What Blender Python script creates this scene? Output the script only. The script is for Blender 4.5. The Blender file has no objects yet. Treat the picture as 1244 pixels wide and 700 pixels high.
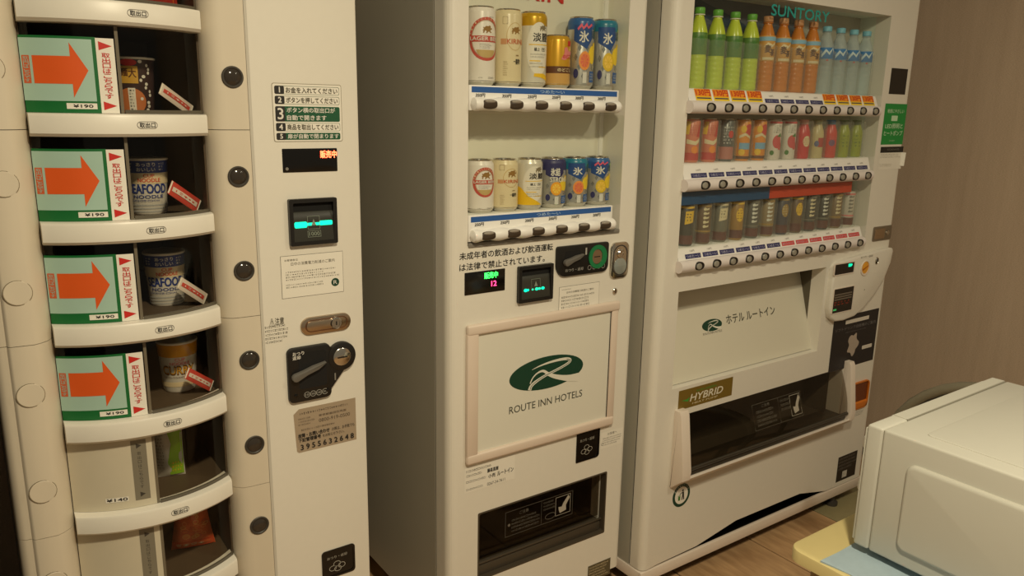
import bpy, bmesh, math, random
from mathutils import Vector, Matrix
random.seed(7)
SC = bpy.context.scene
COL = SC.collection

# ------------------------------------------------------------------ camera
F, YAW, PITCH, ROLL, HC = 946.67, 0.61645, 0.226234, -0.018383, 1.40
_f = Vector((math.sin(YAW)*math.cos(PITCH), math.cos(YAW)*math.cos(PITCH), -math.sin(PITCH)))
_r = Vector((math.cos(YAW), -math.sin(YAW), 0))
_d = _f.cross(_r)
CR = math.cos(ROLL)*_r + math.sin(ROLL)*_d
CD = -math.sin(ROLL)*_r + math.cos(ROLL)*_d
cam_d = bpy.data.cameras.new('camera')
cam_d.sensor_width = 36.0
cam_d.lens = 36.0*F/1244
cam_d.clip_start = 0.02
cam = bpy.data.objects.new('camera', cam_d)
COL.objects.link(cam)
cam.matrix_world = Matrix(((CR.x, -CD.x, -_f.x, 0), (CR.y, -CD.y, -_f.y, 0), (CR.z, -CD.z, -_f.z, HC), (0, 0, 0, 1)))
SC.camera = cam
SC.cycles.transparent_max_bounces = 24

# ------------------------------------------------------------------ world, lamps, exposure
w = bpy.data.worlds.new('world')
SC.world = w
w.use_nodes = True
w.node_tree.nodes['Background'].inputs[0].default_value = (1.0, 0.85, 0.60, 1)
w.node_tree.nodes['Background'].inputs[1].default_value = 0.20
for lx, ly, le, lc in ((0.35, -0.05, 42, (1.0, 0.86, 0.60)), (1.85, -0.25, 12, (1.0, 0.89, 0.66))):
    ld = bpy.data.lights.new('downlight', 'AREA')
    ld.shape = 'DISK'
    ld.size = 0.16
    ld.energy = le
    ld.color = lc
    lo = bpy.data.objects.new('downlight', ld)
    COL.objects.link(lo)
    lo.location = (lx, ly, 2.42)
vs = SC.view_settings
vs.view_transform = 'Standard'
vs.look = 'None'
vs.exposure = 0.0
vs.gamma = 1.0
vs.use_curve_mapping = False

# ------------------------------------------------------------------ pixel -> point on a plane
def ray(x, y):
    return CR*((x-622)/F) + CD*((y-350)/F) + _f

def on_y(x, y, D):
    d = ray(x, y)
    return d*(D/d.y) + Vector((0, 0, HC))

def on_x(x, y, X):
    d = ray(x, y)
    return d*(X/d.x) + Vector((0, 0, HC))

def W(x, y, D):
    p = on_y(x, y, D)
    return p.x, p.z

def RP(tl, br, D):
    a, b = W(*tl, D), W(*br, D)
    return a[0], b[0], b[1], a[1]          # x0 x1 z0 z1

# ------------------------------------------------------------------ materials
MATS = {}
def mat(name, col, rough=0.5, metal=0.0, var=0.04, scale=30, bump=0.0, emit=0.0, spec=0.5, coat=0.0):
    if name in MATS:
        return MATS[name]
    m = bpy.data.materials.new(name)
    m.use_nodes = True
    nt = m.node_tree
    b = nt.nodes['Principled BSDF']
    b.inputs['Roughness'].default_value = rough
    b.inputs['Metallic'].default_value = metal
    b.inputs['Specular IOR Level'].default_value = spec
    b.inputs['Coat Weight'].default_value = coat
    c = (*col, 1)
    tc = nt.nodes.new('ShaderNodeTexCoord')
    nz = nt.nodes.new('ShaderNodeTexNoise')
    nz.inputs['Scale'].default_value = scale
    nz.inputs['Detail'].default_value = 4
    nt.links.new(tc.outputs['Object'], nz.inputs['Vector'])
    mx = nt.nodes.new('ShaderNodeMix')
    mx.data_type = 'RGBA'
    mx.inputs[6].default_value = tuple(v*(1-var) for v in col) + (1,)
    mx.inputs[7].default_value = tuple(min(1, v*(1+var)) for v in col) + (1,)
    nt.links.new(nz.outputs['Fac'], mx.inputs[0])
    nt.links.new(mx.outputs[2], b.inputs['Base Color'])
    if bump:
        bp = nt.nodes.new('ShaderNodeBump')
        bp.inputs['Strength'].default_value = bump
        bp.inputs['Distance'].default_value = 0.002
        nt.links.new(nz.outputs['Fac'], bp.inputs['Height'])
        nt.links.new(bp.outputs['Normal'], b.inputs['Normal'])
    if emit:
        b.inputs['Emission Color'].default_value = c
        b.inputs['Emission Strength'].default_value = emit
    MATS[name] = m
    return m

def glass(name, tint=(1, 1, 1), gloss=0.08, haze=0.0, hcol=(0.8, 0.8, 0.75)):
    m = bpy.data.materials.new(name)
    m.use_nodes = True
    nt = m.node_tree
    nt.nodes.clear()
    out = nt.nodes.new('ShaderNodeOutputMaterial')
    tr = nt.nodes.new('ShaderNodeBsdfTransparent')
    tr.inputs[0].default_value = (*tint, 1)
    gl = nt.nodes.new('ShaderNodeBsdfGlossy')
    gl.inputs['Roughness'].default_value = 0.03
    fr = nt.nodes.new('ShaderNodeFresnel')
    fr.inputs[0].default_value = 1.0 + gloss*5.5
    mx = nt.nodes.new('ShaderNodeMixShader')
    ge = nt.nodes.new('ShaderNodeNewGeometry')      # each pane reflects at its front skin only
    inv = nt.nodes.new('ShaderNodeMath')
    inv.operation = 'SUBTRACT'
    inv.inputs[0].default_value = 1.0
    nt.links.new(ge.outputs['Backfacing'], inv.inputs[1])
    mu = nt.nodes.new('ShaderNodeMath')
    mu.operation = 'MULTIPLY'
    nt.links.new(inv.outputs[0], mu.inputs[0])
    nt.links.new(fr.outputs[0], mu.inputs[1])
    nt.links.new(mu.outputs[0], mx.inputs[0])
    nt.links.new(gl.outputs[0], mx.inputs[2])
    if haze:
        df = nt.nodes.new('ShaderNodeBsdfDiffuse')
        df.inputs[0].default_value = (*hcol, 1)
        m2 = nt.nodes.new('ShaderNodeMixShader')
        m2.inputs[0].default_value = haze
        nt.links.new(tr.outputs[0], m2.inputs[1])
        nt.links.new(df.outputs[0], m2.inputs[2])
        nt.links.new(m2.outputs[0], mx.inputs[1])
    else:
        nt.links.new(tr.outputs[0], mx.inputs[1])
    nt.links.new(mx.outputs[0], out.inputs[0])
    return m

def s2l(r, g, b):
    f = lambda v: (v/255/12.92 if v/255 <= 0.04045 else ((v/255+0.055)/1.055)**2.4)
    return f(r), f(g), f(b)

def cm(name, r, g, b, **k):
    return mat(name, s2l(r, g, b), **k)

WHITE = cm('white_paint', 228, 224, 212, rough=0.38, var=0.02, scale=60, bump=0.03)
WHITE2 = cm('warm_white_plastic', 226, 214, 200, rough=0.35, var=0.02)
BEIGE = cm('beige_plastic', 214, 204, 184, rough=0.45, var=0.02)
SIDEG = cm('grey_side_panel', 176, 172, 158, rough=0.32, var=0.03, scale=8)
RAILW = cm('rail_white', 240, 238, 232, rough=0.3, var=0.01)
BACKW = cm('window_back', 226, 222, 206, rough=0.5, var=0.03)
BLACK = cm('black_plastic', 24, 22, 20, rough=0.4, var=0.1)
BLACKG = cm('black_glossy', 16, 14, 13, rough=0.15, var=0.1)
DARKB = cm('dark_brown_interior', 84, 70, 54, rough=0.6, var=0.15)
DARKG = cm('dark_grey', 62, 58, 52, rough=0.5, var=0.08)
GREYP = cm('grey_plastic', 128, 124, 116, rough=0.45)
SEAM = cm('seam_dark', 40, 34, 26, rough=0.8)
CHROME = cm('chrome', 205, 200, 190, rough=0.18, metal=1.0)
NICKEL = cm('brushed_nickel', 190, 172, 150, rough=0.3, metal=1.0)
PAPER = cm('paper_white', 234, 230, 218, rough=0.6, var=0.01)
INK = cm('ink_black', 34, 31, 28, rough=0.6)
INKG = cm('ink_grey', 110, 104, 94, rough=0.6)
WPRINT = cm('white_print', 225, 222, 212, rough=0.5)
GREEN = cm('sign_green', 14, 104, 48, rough=0.5)
DGREEN = cm('dark_green', 14, 62, 44, rough=0.5)
CYAN = cm('card_cyan', 168, 200, 186, rough=0.5)
ORANGE = cm('arrow_orange', 224, 92, 30, rough=0.5)
RED = cm('print_red', 200, 40, 32, rough=0.45)
PINK = cm('print_pink', 226, 130, 130, rough=0.45)
BLUE = cm('print_blue', 44, 92, 160, rough=0.45)
NAVY = cm('print_navy', 44, 46, 96, rough=0.45)
YELLOW = cm('print_yellow', 236, 190, 30, rough=0.4)
GOLD = cm('print_gold', 176, 140, 64, rough=0.35, metal=0.3)
CREAM = cm('print_cream', 228, 212, 172, rough=0.45)
BROWN = cm('print_brown', 96, 54, 26, rough=0.45)
SILVER = cm('can_silver', 200, 198, 192, rough=0.3, metal=0.75)
TEAL = cm('print_teal', 20, 170, 170, rough=0.4)
LIME = cm('print_lime', 150, 190, 50, rough=0.4)
PGREEN = cm('print_leaf_green', 60, 120, 40, rough=0.4)
PORANGE = cm('print_orange', 238, 140, 30, rough=0.4)
LEDR = mat('led_red', (1.0, 0.085, 0.03), emit=9)
LEDG = mat('led_green', (0.04, 1.0, 0.10), emit=3)
LEDT = mat('led_turquoise', (0.0, 0.75, 0.40), emit=1.6)
LEDM = mat('led_magenta', (1.0, 0.05, 0.2), emit=3)
GLASS = glass('clear_pane', (0.97, 0.98, 0.96), 0.07)
DOORG = glass('smoked_door', (0.96, 0.95, 0.92), 0.07)
SLEEVE = glass('clear_sleeve', (0.97, 0.98, 0.97), 0.06, 0.10)
FLAPG = glass('smoked_flap', (0.60, 0.56, 0.50), 0.07)

# ------------------------------------------------------------------ geometry helpers: everything returns (verts, faces)
def from_bm(bm):
    bm.verts.ensure_lookup_table()
    v = [tuple(x.co) for x in bm.verts]
    for i, x in enumerate(bm.verts):
        x.index = i
    f = [tuple(x.index for x in fc.verts) for fc in bm.faces]
    bm.free()
    return v, f

def box(x0, x1, y0, y1, z0, z1, bev=0.0, seg=2):
    x0, x1 = min(x0, x1), max(x0, x1)
    y0, y1 = min(y0, y1), max(y0, y1)
    z0, z1 = min(z0, z1), max(z0, z1)
    bm = bmesh.new()
    bmesh.ops.create_cube(bm, size=1)
    for v in bm.verts:
        v.co = ((x0+x1)/2+v.co.x*(x1-x0), (y0+y1)/2+v.co.y*(y1-y0), (z0+z1)/2+v.co.z*(z1-z0))
    if bev:
        bmesh.ops.bevel(bm, geom=bm.edges[:], offset=bev, segments=seg, affect='EDGES', profile=0.5)
    return from_bm(bm)

def rrect(u0, u1, v0, v1, r, n=5):
    """rounded rectangle, r is one radius or (bl, br, tr, tl)"""
    u0, u1 = min(u0, u1), max(u0, u1)
    v0, v1 = min(v0, v1), max(v0, v1)
    rs = r if isinstance(r, (tuple, list)) else (r,)*4
    m = min(u1-u0, v1-v0)/2.0001
    rs = [min(a, (u1-u0)*0.98, (v1-v0)*0.98) if isinstance(r, (tuple, list)) else min(a, m) for a in rs]
    pts = []
    for (cu, cv, a0, rr) in ((u0+rs[0], v0+rs[0], math.pi, rs[0]), (u1-rs[1], v0+rs[1], 1.5*math.pi, rs[1]),
                             (u1-rs[2], v1-rs[2], 0, rs[2]), (u0+rs[3], v1-rs[3], 0.5*math.pi, rs[3])):
        if rr <= 1e-6:
            pts.append((cu, cv))
            continue
        for i in range(n+1):
            a = a0+i/n*math.pi/2
            pts.append((cu+rr*math.cos(a), cv+rr*math.sin(a)))
    return pts

def circ(uc, vc, ru, rv=None, n=24):
    rv = ru if rv is None else rv
    return [(uc+ru*math.cos(2*math.pi*i/n), vc+rv*math.sin(2*math.pi*i/n)) for i in range(n)]

def prism(pts, y0, y1, bev=0.0, seg=2):
    """polygon in XZ (ccw seen from -Y) pushed from front y0 back to y1, front edge rounded"""
    n = len(pts)
    bm = bmesh.new()
    fr = [bm.verts.new((p[0], y0, p[1])) for p in pts]
    bk = [bm.verts.new((p[0], y1, p[1])) for p in pts]
    ff = bm.faces.new(fr)
    bm.faces.new(bk[::-1])
    for i in range(n):
        j = (i+1) % n
        bm.faces.new((fr[j], fr[i], bk[i], bk[j]))
    bmesh.ops.recalc_face_normals(bm, faces=bm.faces[:])
    if bev:
        bmesh.ops.bevel(bm, geom=list(ff.edges), offset=bev, segments=seg, affect='EDGES', profile=0.5)
    return from_bm(bm)

def prism_ring(outer, inner, y0, y1):
    """ring between two outlines of equal point count"""
    n = len(outer)
    v = [(p[0], y0, p[1]) for p in outer]+[(p[0], y0, p[1]) for p in inner]+[(p[0], y1, p[1]) for p in outer]+[(p[0], y1, p[1]) for p in inner]
    f = []
    for i in range(n):
        j = (i+1) % n
        f += [(i, j, n+j, n+i), (i+2*n, j+2*n, j, i), (n+i, n+j, 3*n+j, 3*n+i)]
    return v, f

def prism_z(pts, z0, z1, bev=0):
    v, f = prism(pts, -z1, -z0, bev)
    return [(a, c, -b) for a, b, c in v], [t[::-1] for t in f]

def prism_x(pts, x0, x1, bev=0):
    """pts are (y,z)"""
    v, f = prism(pts, x0, x1, bev)
    return [(b, a, c) for a, b, c in v], [t[::-1] for t in f]

def lathe(prof, c=(0, 0, 0), n=32):
    v, f = [], []
    for (r, z) in prof:
        for i in range(n):
            a = 2*math.pi*i/n
            v.append((c[0]+r*math.cos(a), c[1]+r*math.sin(a), c[2]+z))
    for k in range(len(prof)-1):
        for i in range(n):
            j = (i+1) % n
            f.append((k*n+i, k*n+j, (k+1)*n+j, (k+1)*n+i))
    f.append(tuple(range(n))[::-1])
    f.append(tuple((len(prof)-1)*n+i for i in range(n)))
    return v, f

def lathe_y(prof, c, n=28, sx=1.0, sz=1.0):
    """revolved about Y; profile (r, depth toward the camera)"""
    v, f = lathe(prof, (0, 0, 0), n)
    return [(c[0]+a*sx, c[1]-z, c[2]+b*sz) for a, b, z in v], f

def lathe_x(prof, c, n=16):
    v, f = lathe(prof, (0, 0, 0), n)
    return [(c[0]+z, c[1]+a, c[2]+b) for a, b, z in v], [t[::-1] for t in f]

def ellipsoid(c, r, n=18):
    prof = [(max(1e-4, math.sin(math.pi*i/12)), -math.cos(math.pi*i/12)) for i in range(13)]
    v, f = lathe(prof, (0, 0, 0), n)
    return [(c[0]+a*r[0], c[1]+b*r[1], c[2]+z*r[2]) for a, b, z in v], f

def tube(path, r, n=8):
    v, f = [], []
    path = [Vector(p) for p in path]
    for i, p in enumerate(path):
        d = (path[min(i+1, len(path)-1)]-path[max(i-1, 0)]).normalized()
        a = d.orthogonal().normalized() if i == 0 else (a-d*a.dot(d)).normalized()
        b = d.cross(a)
        for k in range(n):
            t = 2*math.pi*k/n
            v.append(tuple(p+a*(r*math.cos(t))+b*(r*math.sin(t))))
    for i in range(len(path)-1):
        for k in range(n):
            j = (k+1) % n
            f.append((i*n+k, i*n+j, (i+1)*n+j, (i+1)*n+k))
    f.append(tuple(range(n))[::-1])
    f.append(tuple((len(path)-1)*n+i for i in range(n)))
    return v, f

def plate(x0, x1, z0, z1, holes, y0, y1, redge=0.0, hole_depth=None):
    """upright plate with rectangular openings; redge rounds its two outer upright edges"""
    xa, xb = x0+redge, x1-redge
    xs = sorted({xa, xb, *[h[0] for h in holes], *[h[1] for h in holes]})
    zs = sorted({z0, z1, *[h[2] for h in holes], *[h[3] for h in holes]})
    def solid(i, k):
        if i < 0 or k < 0 or i >= len(xs)-1 or k >= len(zs)-1:
            return False
        cx, cz = (xs[i]+xs[i+1])/2, (zs[k]+zs[k+1])/2
        return not any(h[0] < cx < h[1] and h[2] < cz < h[3] for h in holes)
    v, f = [], []
    def quad(*p):
        b = len(v)
        v.extend(p)
        f.append((b, b+1, b+2, b+3))
    for i in range(len(xs)-1):
        for k in range(len(zs)-1):
            if not solid(i, k):
                continue
            a, b, c, d = xs[i], xs[i+1], zs[k], zs[k+1]
            quad((a, y0, c), (b, y0, c), (b, y0, d), (a, y0, d))
            quad((a, y1, d), (b, y1, d), (b, y1, c), (a, y1, c))
            if not solid(i-1, k) and not (redge and i == 0):
                quad((a, y1, c), (a, y0, c), (a, y0, d), (a, y1, d))
            if not solid(i+1, k) and not (redge and i == len(xs)-2):
                quad((b, y0, c), (b, y1, c), (b, y1, d), (b, y0, d))
            if not solid(i, k-1):
                quad((a, y1, c), (b, y1, c), (b, y0, c), (a, y0, c))
            if not solid(i, k+1):
                quad((a, y0, d), (b, y0, d), (b, y1, d), (a, y1, d))
    if redge:
        for s, xe in ((-1, xa), (1, xb)):
            pts = [(xe, y1), (xe, y0)]
            n = 6
            for i in range(1, n+1):
                t = i/n*math.pi/2
                pts.append((xe+s*redge*math.sin(t), y0+redge*(1-math.cos(t))))
            pts.append((xe+s*redge, y1))
            for a, b in zip(pts[1:-1], pts[2:]):
                p = [(a[0], a[1], z0), (b[0], b[1], z0), (b[0], b[1], z1), (a[0], a[1], z1)]
                quad(*(p if s > 0 else p[::-1]))
            for z, sg in ((z0, -1), (z1, 1)):
                b = len(v)
                v.extend((p[0], p[1], z) for p in pts)
                f.append(tuple(range(b, b+len(pts))))
    return v, f

TXT = {}
def text2d(s):
    if s in TXT:
        return TXT[s]
    cu = bpy.data.curves.new('t', 'FONT')
    cu.body = s
    cu.resolution_u = 3
    o = bpy.data.objects.new('t', cu)
    COL.objects.link(o)
    dg = bpy.context.evaluated_depsgraph_get()
    me = bpy.data.meshes.new_from_object(o.evaluated_get(dg))
    v = [(p.co.x, p.co.y) for p in me.vertices]
    f = [tuple(p.vertices) for p in me.polygons]
    bpy.data.objects.remove(o)
    bpy.data.meshes.remove(me)
    bpy.data.curves.remove(cu)
    TXT[s] = (v, f)
    return TXT[s]

class Surf:
    """a surface (u, v, height) -> point that flat print is laid on"""
    def __init__(self, fn, step=None):
        self.fn, self.step = fn, step
    def _map(self, v2, f, h):
        return [tuple(self.fn(a, b, h)) for a, b in v2], f
    def poly(self, pts, h=0.0004):
        area = sum(pts[i][0]*pts[(i+1) % len(pts)][1]-pts[(i+1) % len(pts)][0]*pts[i][1] for i in range(len(pts)))
        if area < 0:
            pts = pts[::-1]
        if not self.step:
            return self._map(pts, [tuple(range(len(pts)))], h)
        bm = bmesh.new()
        bm.faces.new([bm.verts.new((p[0], p[1], 0)) for p in pts])
        bm.normal_update()
        bmesh.ops.triangulate(bm, faces=bm.faces[:])
        for _ in range(6):
            e = [x for x in bm.edges if abs(x.verts[0].co.x-x.verts[1].co.x) > self.step]
            if not e:
                break
            bmesh.ops.subdivide_edges(bm, edges=e, cuts=1)
            bmesh.ops.triangulate(bm, faces=bm.faces[:])
        v, f = from_bm(bm)
        return self._map([(a, b) for a, b, _ in v], f, h)
    def rect(self, u0, u1, v0, v1, h=0.0004):
        if self.step:
            n = max(1, int(math.ceil(abs(u1-u0)/self.step)))
            p = [(u0+(u1-u0)*i/n, v0) for i in range(n+1)]+[(u0+(u1-u0)*i/n, v1) for i in range(n+1)]
            return self._map(p, [(i, i+1, n+2+i, n+1+i) for i in range(n)], h)
        return self.poly([(u0, v0), (u1, v0), (u1, v1), (u0, v1)], h)
    def rr(self, u0, u1, v0, v1, r, h=0.0004):
        return self.poly(rrect(u0, u1, v0, v1, r), h)
    def disc(self, uc, vc, ru, rv=None, h=0.0004, n=24):
        return self.poly(circ(uc, vc, ru, rv, n), h)
    def ring(self, uc, vc, ru, rv, t, h=0.0004, n=32):
        a, b = circ(uc, vc, ru, rv, n), circ(uc, vc, ru-t, rv-t, n)
        return self._map(a+b, [(i, (i+1) % n, n+(i+1) % n, n+i) for i in range(n)], h)
    def outline(self, pts, t, h=0.0004):
        cu, cv = sum(p[0] for p in pts)/len(pts), sum(p[1] for p in pts)/len(pts)
        n = len(pts)
        hu, hv = max(abs(p[0]-cu) for p in pts), max(abs(p[1]-cv) for p in pts)
        ins = [(cu+(p[0]-cu)*(1-t/hu), cv+(p[1]-cv)*(1-t/hv)) for p in pts]
        return self._map(pts+ins, [(i, (i+1) % n, n+(i+1) % n, n+i) for i in range(n)], h)
    def frame(self, u0, u1, v0, v1, t, h=0.0004):
        return self.outline([(u0, v0), (u1, v0), (u1, v1), (u0, v1)], t, h)
    def text(self, s, u0, u1, v0, v1, h=0.0006, shear=0.0, keep=False, bold=0.0):
        v, f = text2d(s)
        if not v:
            return [], []
        a0, a1 = min(p[0] for p in v), max(p[0] for p in v)
        b0, b1 = min(p[1] for p in v), max(p[1] for p in v)
        su, sv = (u1-u0)/(a1-a0), (v1-v0)/max(1e-6, b1-b0)
        if keep:
            su = sv = min(su, sv)
        ou, ov = (u0+u1)/2-su*(a0+a1)/2, (v0+v1)/2-sv*(b0+b1)/2
        q = [(ou+su*p[0]+shear*sv*(p[1]-b0), ov+sv*p[1]) for p in v]
        r = self._map(q, f, h)
        if bold:
            r2 = self._map([(a+bold, b) for a, b in q], f, h+0.00012)
            r3 = self._map([(a, b+bold) for a, b in q], f, h+0.00024)
            k = len(r[0])
            return r[0]+r2[0]+r3[0], list(r[1])+[tuple(i+k for i in t) for t in f]+[tuple(i+2*k for i in t) for t in f]
        return r
    def dashes(self, u0, u1, v0, v1, rows, seed=1, h=0.0006, fill=0.5, wmin=0.015, wmax=0.035, ragged=0.3):
        """print too small to read: rows of little broken strokes"""
        rd = random.Random(seed)
        v, f = [], []
        W_ = u1-u0
        def q(a, b, c, d):
            k = len(v)
            v.extend([(a, c), (b, c), (b, d), (a, d)])
            f.append((k, k+1, k+2, k+3))
        for k in range(rows):
            vt = v1-(k+0.2)*(v1-v0)/rows
            hh = fill*(v1-v0)/rows
            u, end = u0, u1-rd.random()*ragged*W_
            while u < end:
                d = min(rd.uniform(wmin, wmax)*W_, end-u)
                kind = rd.randrange(4)
                if kind < 2:
                    q(u, u+d, vt-hh*0.25, vt)
                    q(u+d*0.1, u+d*0.9, vt-hh, vt-hh*0.75)
                if kind > 0:
                    q(u+d*0.35, u+d*0.65, vt-hh, vt-hh*0.1)
                if kind == 3:
                    q(u, u+d, vt-hh*0.62, vt-hh*0.38)
                u += d+rd.uniform(0.4, 0.9)*wmin*W_
        return self._map(v, f, h)

def flat(D):
    return Surf(lambda u, v, h: (u, D-h, v))

def cyl(rf, step=0.004):
    r = rf if callable(rf) else (lambda v: rf)
    r0 = r(0.05)
    return Surf(lambda u, v, h: ((r(v)+h)*math.sin(u/r0), -(r(v)+h)*math.cos(u/r0), v), step)

# ------------------------------------------------------------------ objects
ORG = {}
def thing(name, label, cat, loc=(0, 0, 0), group=None):
    o = bpy.data.objects.new(name, None)
    COL.objects.link(o)
    o.empty_display_size = 0.05
    o.location = loc
    o['label'] = label
    o['category'] = cat
    if group:
        o['group'] = group
    ORG[o.name] = Vector(loc)
    return o

def obj(name, shapes, m, parent=None, smooth=True, label=None):
    if isinstance(shapes, tuple):
        shapes = [shapes]
    org = ORG[parent.name] if parent else Vector((0, 0, 0))
    V, Fc = [], []
    for v, f in shapes:
        k = len(V)
        V += [(a-org.x, b-org.y, c-org.z) for a, b, c in v]
        Fc += [tuple(i+k for i in t) for t in f]
    me = bpy.data.meshes.new(name)
    me.from_pydata(V, [], Fc)
    me.materials.append(m)
    if smooth:
        me.polygons.foreach_set('use_smooth', [True]*len(me.polygons))
        me.set_sharp_from_angle(angle=math.radians(38))
    me.update()
    o = bpy.data.objects.new(name, me)
    COL.objects.link(o)
    if parent:
        o.parent = parent
    ORG[o.name] = org
    if label:
        o['label'] = label
    return o

def single(name, shapes, m, label, cat, group=None):
    o = obj(name, shapes, m)
    o['label'] = label
    o['category'] = cat
    if group:
        o['group'] = group
    return o

def struct(name, shapes, m):
    o = obj(name, shapes, m)
    o['kind'] = 'structure'
    return o

def copy_thing(src, loc, label=None, rotz=None):
    r = src.copy()
    COL.objects.link(r)
    r.location = loc
    if rotz is not None:
        r.rotation_euler = (0, 0, rotz)
    if label:
        r['label'] = label
    def rec(a, b):
        for ch in list(a.children):
            c = ch.copy()
            COL.objects.link(c)
            c.parent = b
            rec(ch, c)
    rec(src, r)
    return r

# ================================================================== the setting
def fabric_wall():
    m = bpy.data.materials.new('brown_wallcovering')
    m.use_nodes = True
    nt = m.node_tree
    b = nt.nodes['Principled BSDF']
    b.inputs['Roughness'].default_value = 0.75
    tc = nt.nodes.new('ShaderNodeTexCoord')
    mp = nt.nodes.new('ShaderNodeMapping')
    mp.inputs['Scale'].default_value = (60, 60, 260)
    nz = nt.nodes.new('ShaderNodeTexNoise')
    nz.inputs['Scale'].default_value = 3
    nz.inputs['Detail'].default_value = 5
    n2 = nt.nodes.new('ShaderNodeTexNoise')
    n2.inputs['Scale'].default_value = 4
    nt.links.new(tc.outputs['Object'], mp.inputs[0])
    nt.links.new(mp.outputs[0], nz.inputs['Vector'])
    mp2 = nt.nodes.new('ShaderNodeMapping')
    mp2.inputs['Scale'].default_value = (8, 8, 0.6)
    nt.links.new(tc.outputs['Object'], mp2.inputs[0])
    nt.links.new(mp2.outputs[0], n2.inputs['Vector'])
    ad = nt.nodes.new('ShaderNodeMath')
    ad.operation = 'MULTIPLY_ADD'
    ad.inputs[1].default_value = 0.75
    nt.links.new(nz.outputs['Fac'], ad.inputs[0])
    hf = nt.nodes.new('ShaderNodeMath')
    hf.operation = 'MULTIPLY'
    hf.inputs[1].default_value = 0.25
    nt.links.new(n2.outputs['Fac'], hf.inputs[0])
    nt.links.new(hf.outputs[0], ad.inputs[2])
    cr = nt.nodes.new('ShaderNodeValToRGB')
    cr.color_ramp.elements[0].position = 0.3
    cr.color_ramp.elements[0].color = (*s2l(176, 154, 130), 1)
    cr.color_ramp.elements[1].position = 0.7
    cr.color_ramp.elements[1].color = (*s2l(206, 184, 160), 1)
    nt.links.new(ad.outputs[0], cr.inputs[0])
    nt.links.new(cr.outputs[0], b.inputs['Base Color'])
    bp = nt.nodes.new('ShaderNodeBump')
    bp.inputs['Strength'].default_value = 0.25
    bp.inputs['Distance'].default_value = 0.002
    nt.links.new(nz.outputs['Fac'], bp.inputs['Height'])
    nt.links.new(bp.outputs[0], b.inputs['Normal'])
    return m

def tile_material():
    m = bpy.data.materials.new('brown_floor_tile')
    m.use_nodes = True
    nt = m.node_tree
    b = nt.nodes['Principled BSDF']
    b.inputs['Roughness'].default_value = 0.42
    tc = nt.nodes.new('ShaderNodeTexCoord')
    mp = nt.nodes.new('ShaderNodeMapping')
    mp.inputs['Scale'].default_value = (26, 5, 5)
    nz = nt.nodes.new('ShaderNodeTexNoise')
    nz.inputs['Scale'].default_value = 1.6
    nz.inputs['Detail'].default_value = 6
    nt.links.new(tc.outputs['Object'], mp.inputs[0])
    nt.links.new(mp.outputs[0], nz.inputs['Vector'])
    oi = nt.nodes.new('ShaderNodeObjectInfo')
    cr = nt.nodes.new('ShaderNodeValToRGB')
    cr.color_ramp.elements[0].position = 0.3
    cr.color_ramp.elements[0].color = (*s2l(160, 126, 90), 1)
    cr.color_ramp.elements[1].position = 0.7
    cr.color_ramp.elements[1].color = (*s2l(196, 160, 118), 1)
    nt.links.new(nz.outputs['Fac'], cr.inputs[0])
    hs = nt.nodes.new('ShaderNodeHueSaturation')
    mr = nt.nodes.new('ShaderNodeMapRange')
    mr.inputs[3].default_value = 0.88
    mr.inputs[4].default_value = 1.12
    nt.links.new(oi.outputs['Random'], mr.inputs[0])
    nt.links.new(mr.outputs[0], hs.inputs['Value'])
    nt.links.new(cr.outputs[0], hs.inputs['Color'])
    nt.links.new(hs.outputs[0], b.inputs['Base Color'])
    bp = nt.nodes.new('ShaderNodeBump')
    bp.inputs['Strength'].default_value = 0.1
    bp.inputs['Distance'].default_value = 0.002
    nt.links.new(nz.outputs['Fac'], bp.inputs['Height'])
    nt.links.new(bp.outputs[0], b.inputs['Normal'])
    return m

fl = struct('floor', box(-0.6, 3.02, -1.4, 2.44, -0.06, -0.005), cm('grout', 40, 31, 23, rough=0.9))
TILE, TILE2 = tile_material(), cm('olive_floor_tile', 150, 140, 104, rough=0.45, var=0.1)
tile_me = None
PX, PY = 0.355, 0.71
for i in range(-7, 3):
    for k in range(-4, 2):
        x0 = 2.04+i*PX
        y0 = 1.10+k*PY
        if x0 < -0.5 or x0 > 2.9:
            continue
        xe = min(PX, 3.0-x0)
        o = obj('floor_tile', box(0.003, xe-0.003, 0.003, PY-0.003, -0.012, 0, 0.0015, 1), TILE2 if (i == 1 and k == 0) else TILE, fl)
        o.location = (x0, y0, 0)
WALLM = fabric_wall()
struct('wall_back', box(-0.6, 3.02, 2.40, 2.48, 0, 2.5), WALLM)
struct('wall_right', box(3.0, 3.08, -1.4, 2.48, 0, 2.5), WALLM)
struct('gap_shade_wall', box(-0.20, -0.12, 0.9, 2.40, 0, 2.5), cm('gap_shade_brown', 52, 42, 34, rough=0.8, var=0.1))  # added wall, coloured dark so the unlit gap beside the machine reads black
BASEB = cm('dark_baseboard', 50, 38, 28, rough=0.5)
struct('baseboard_back', box(-0.12, 3.0, 2.388, 2.40, 0, 0.07, 0.002), BASEB)
struct('baseboard_right', box(2.988, 3.0, -1.4, 2.388, 0, 0.07, 0.002), BASEB)

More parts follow.
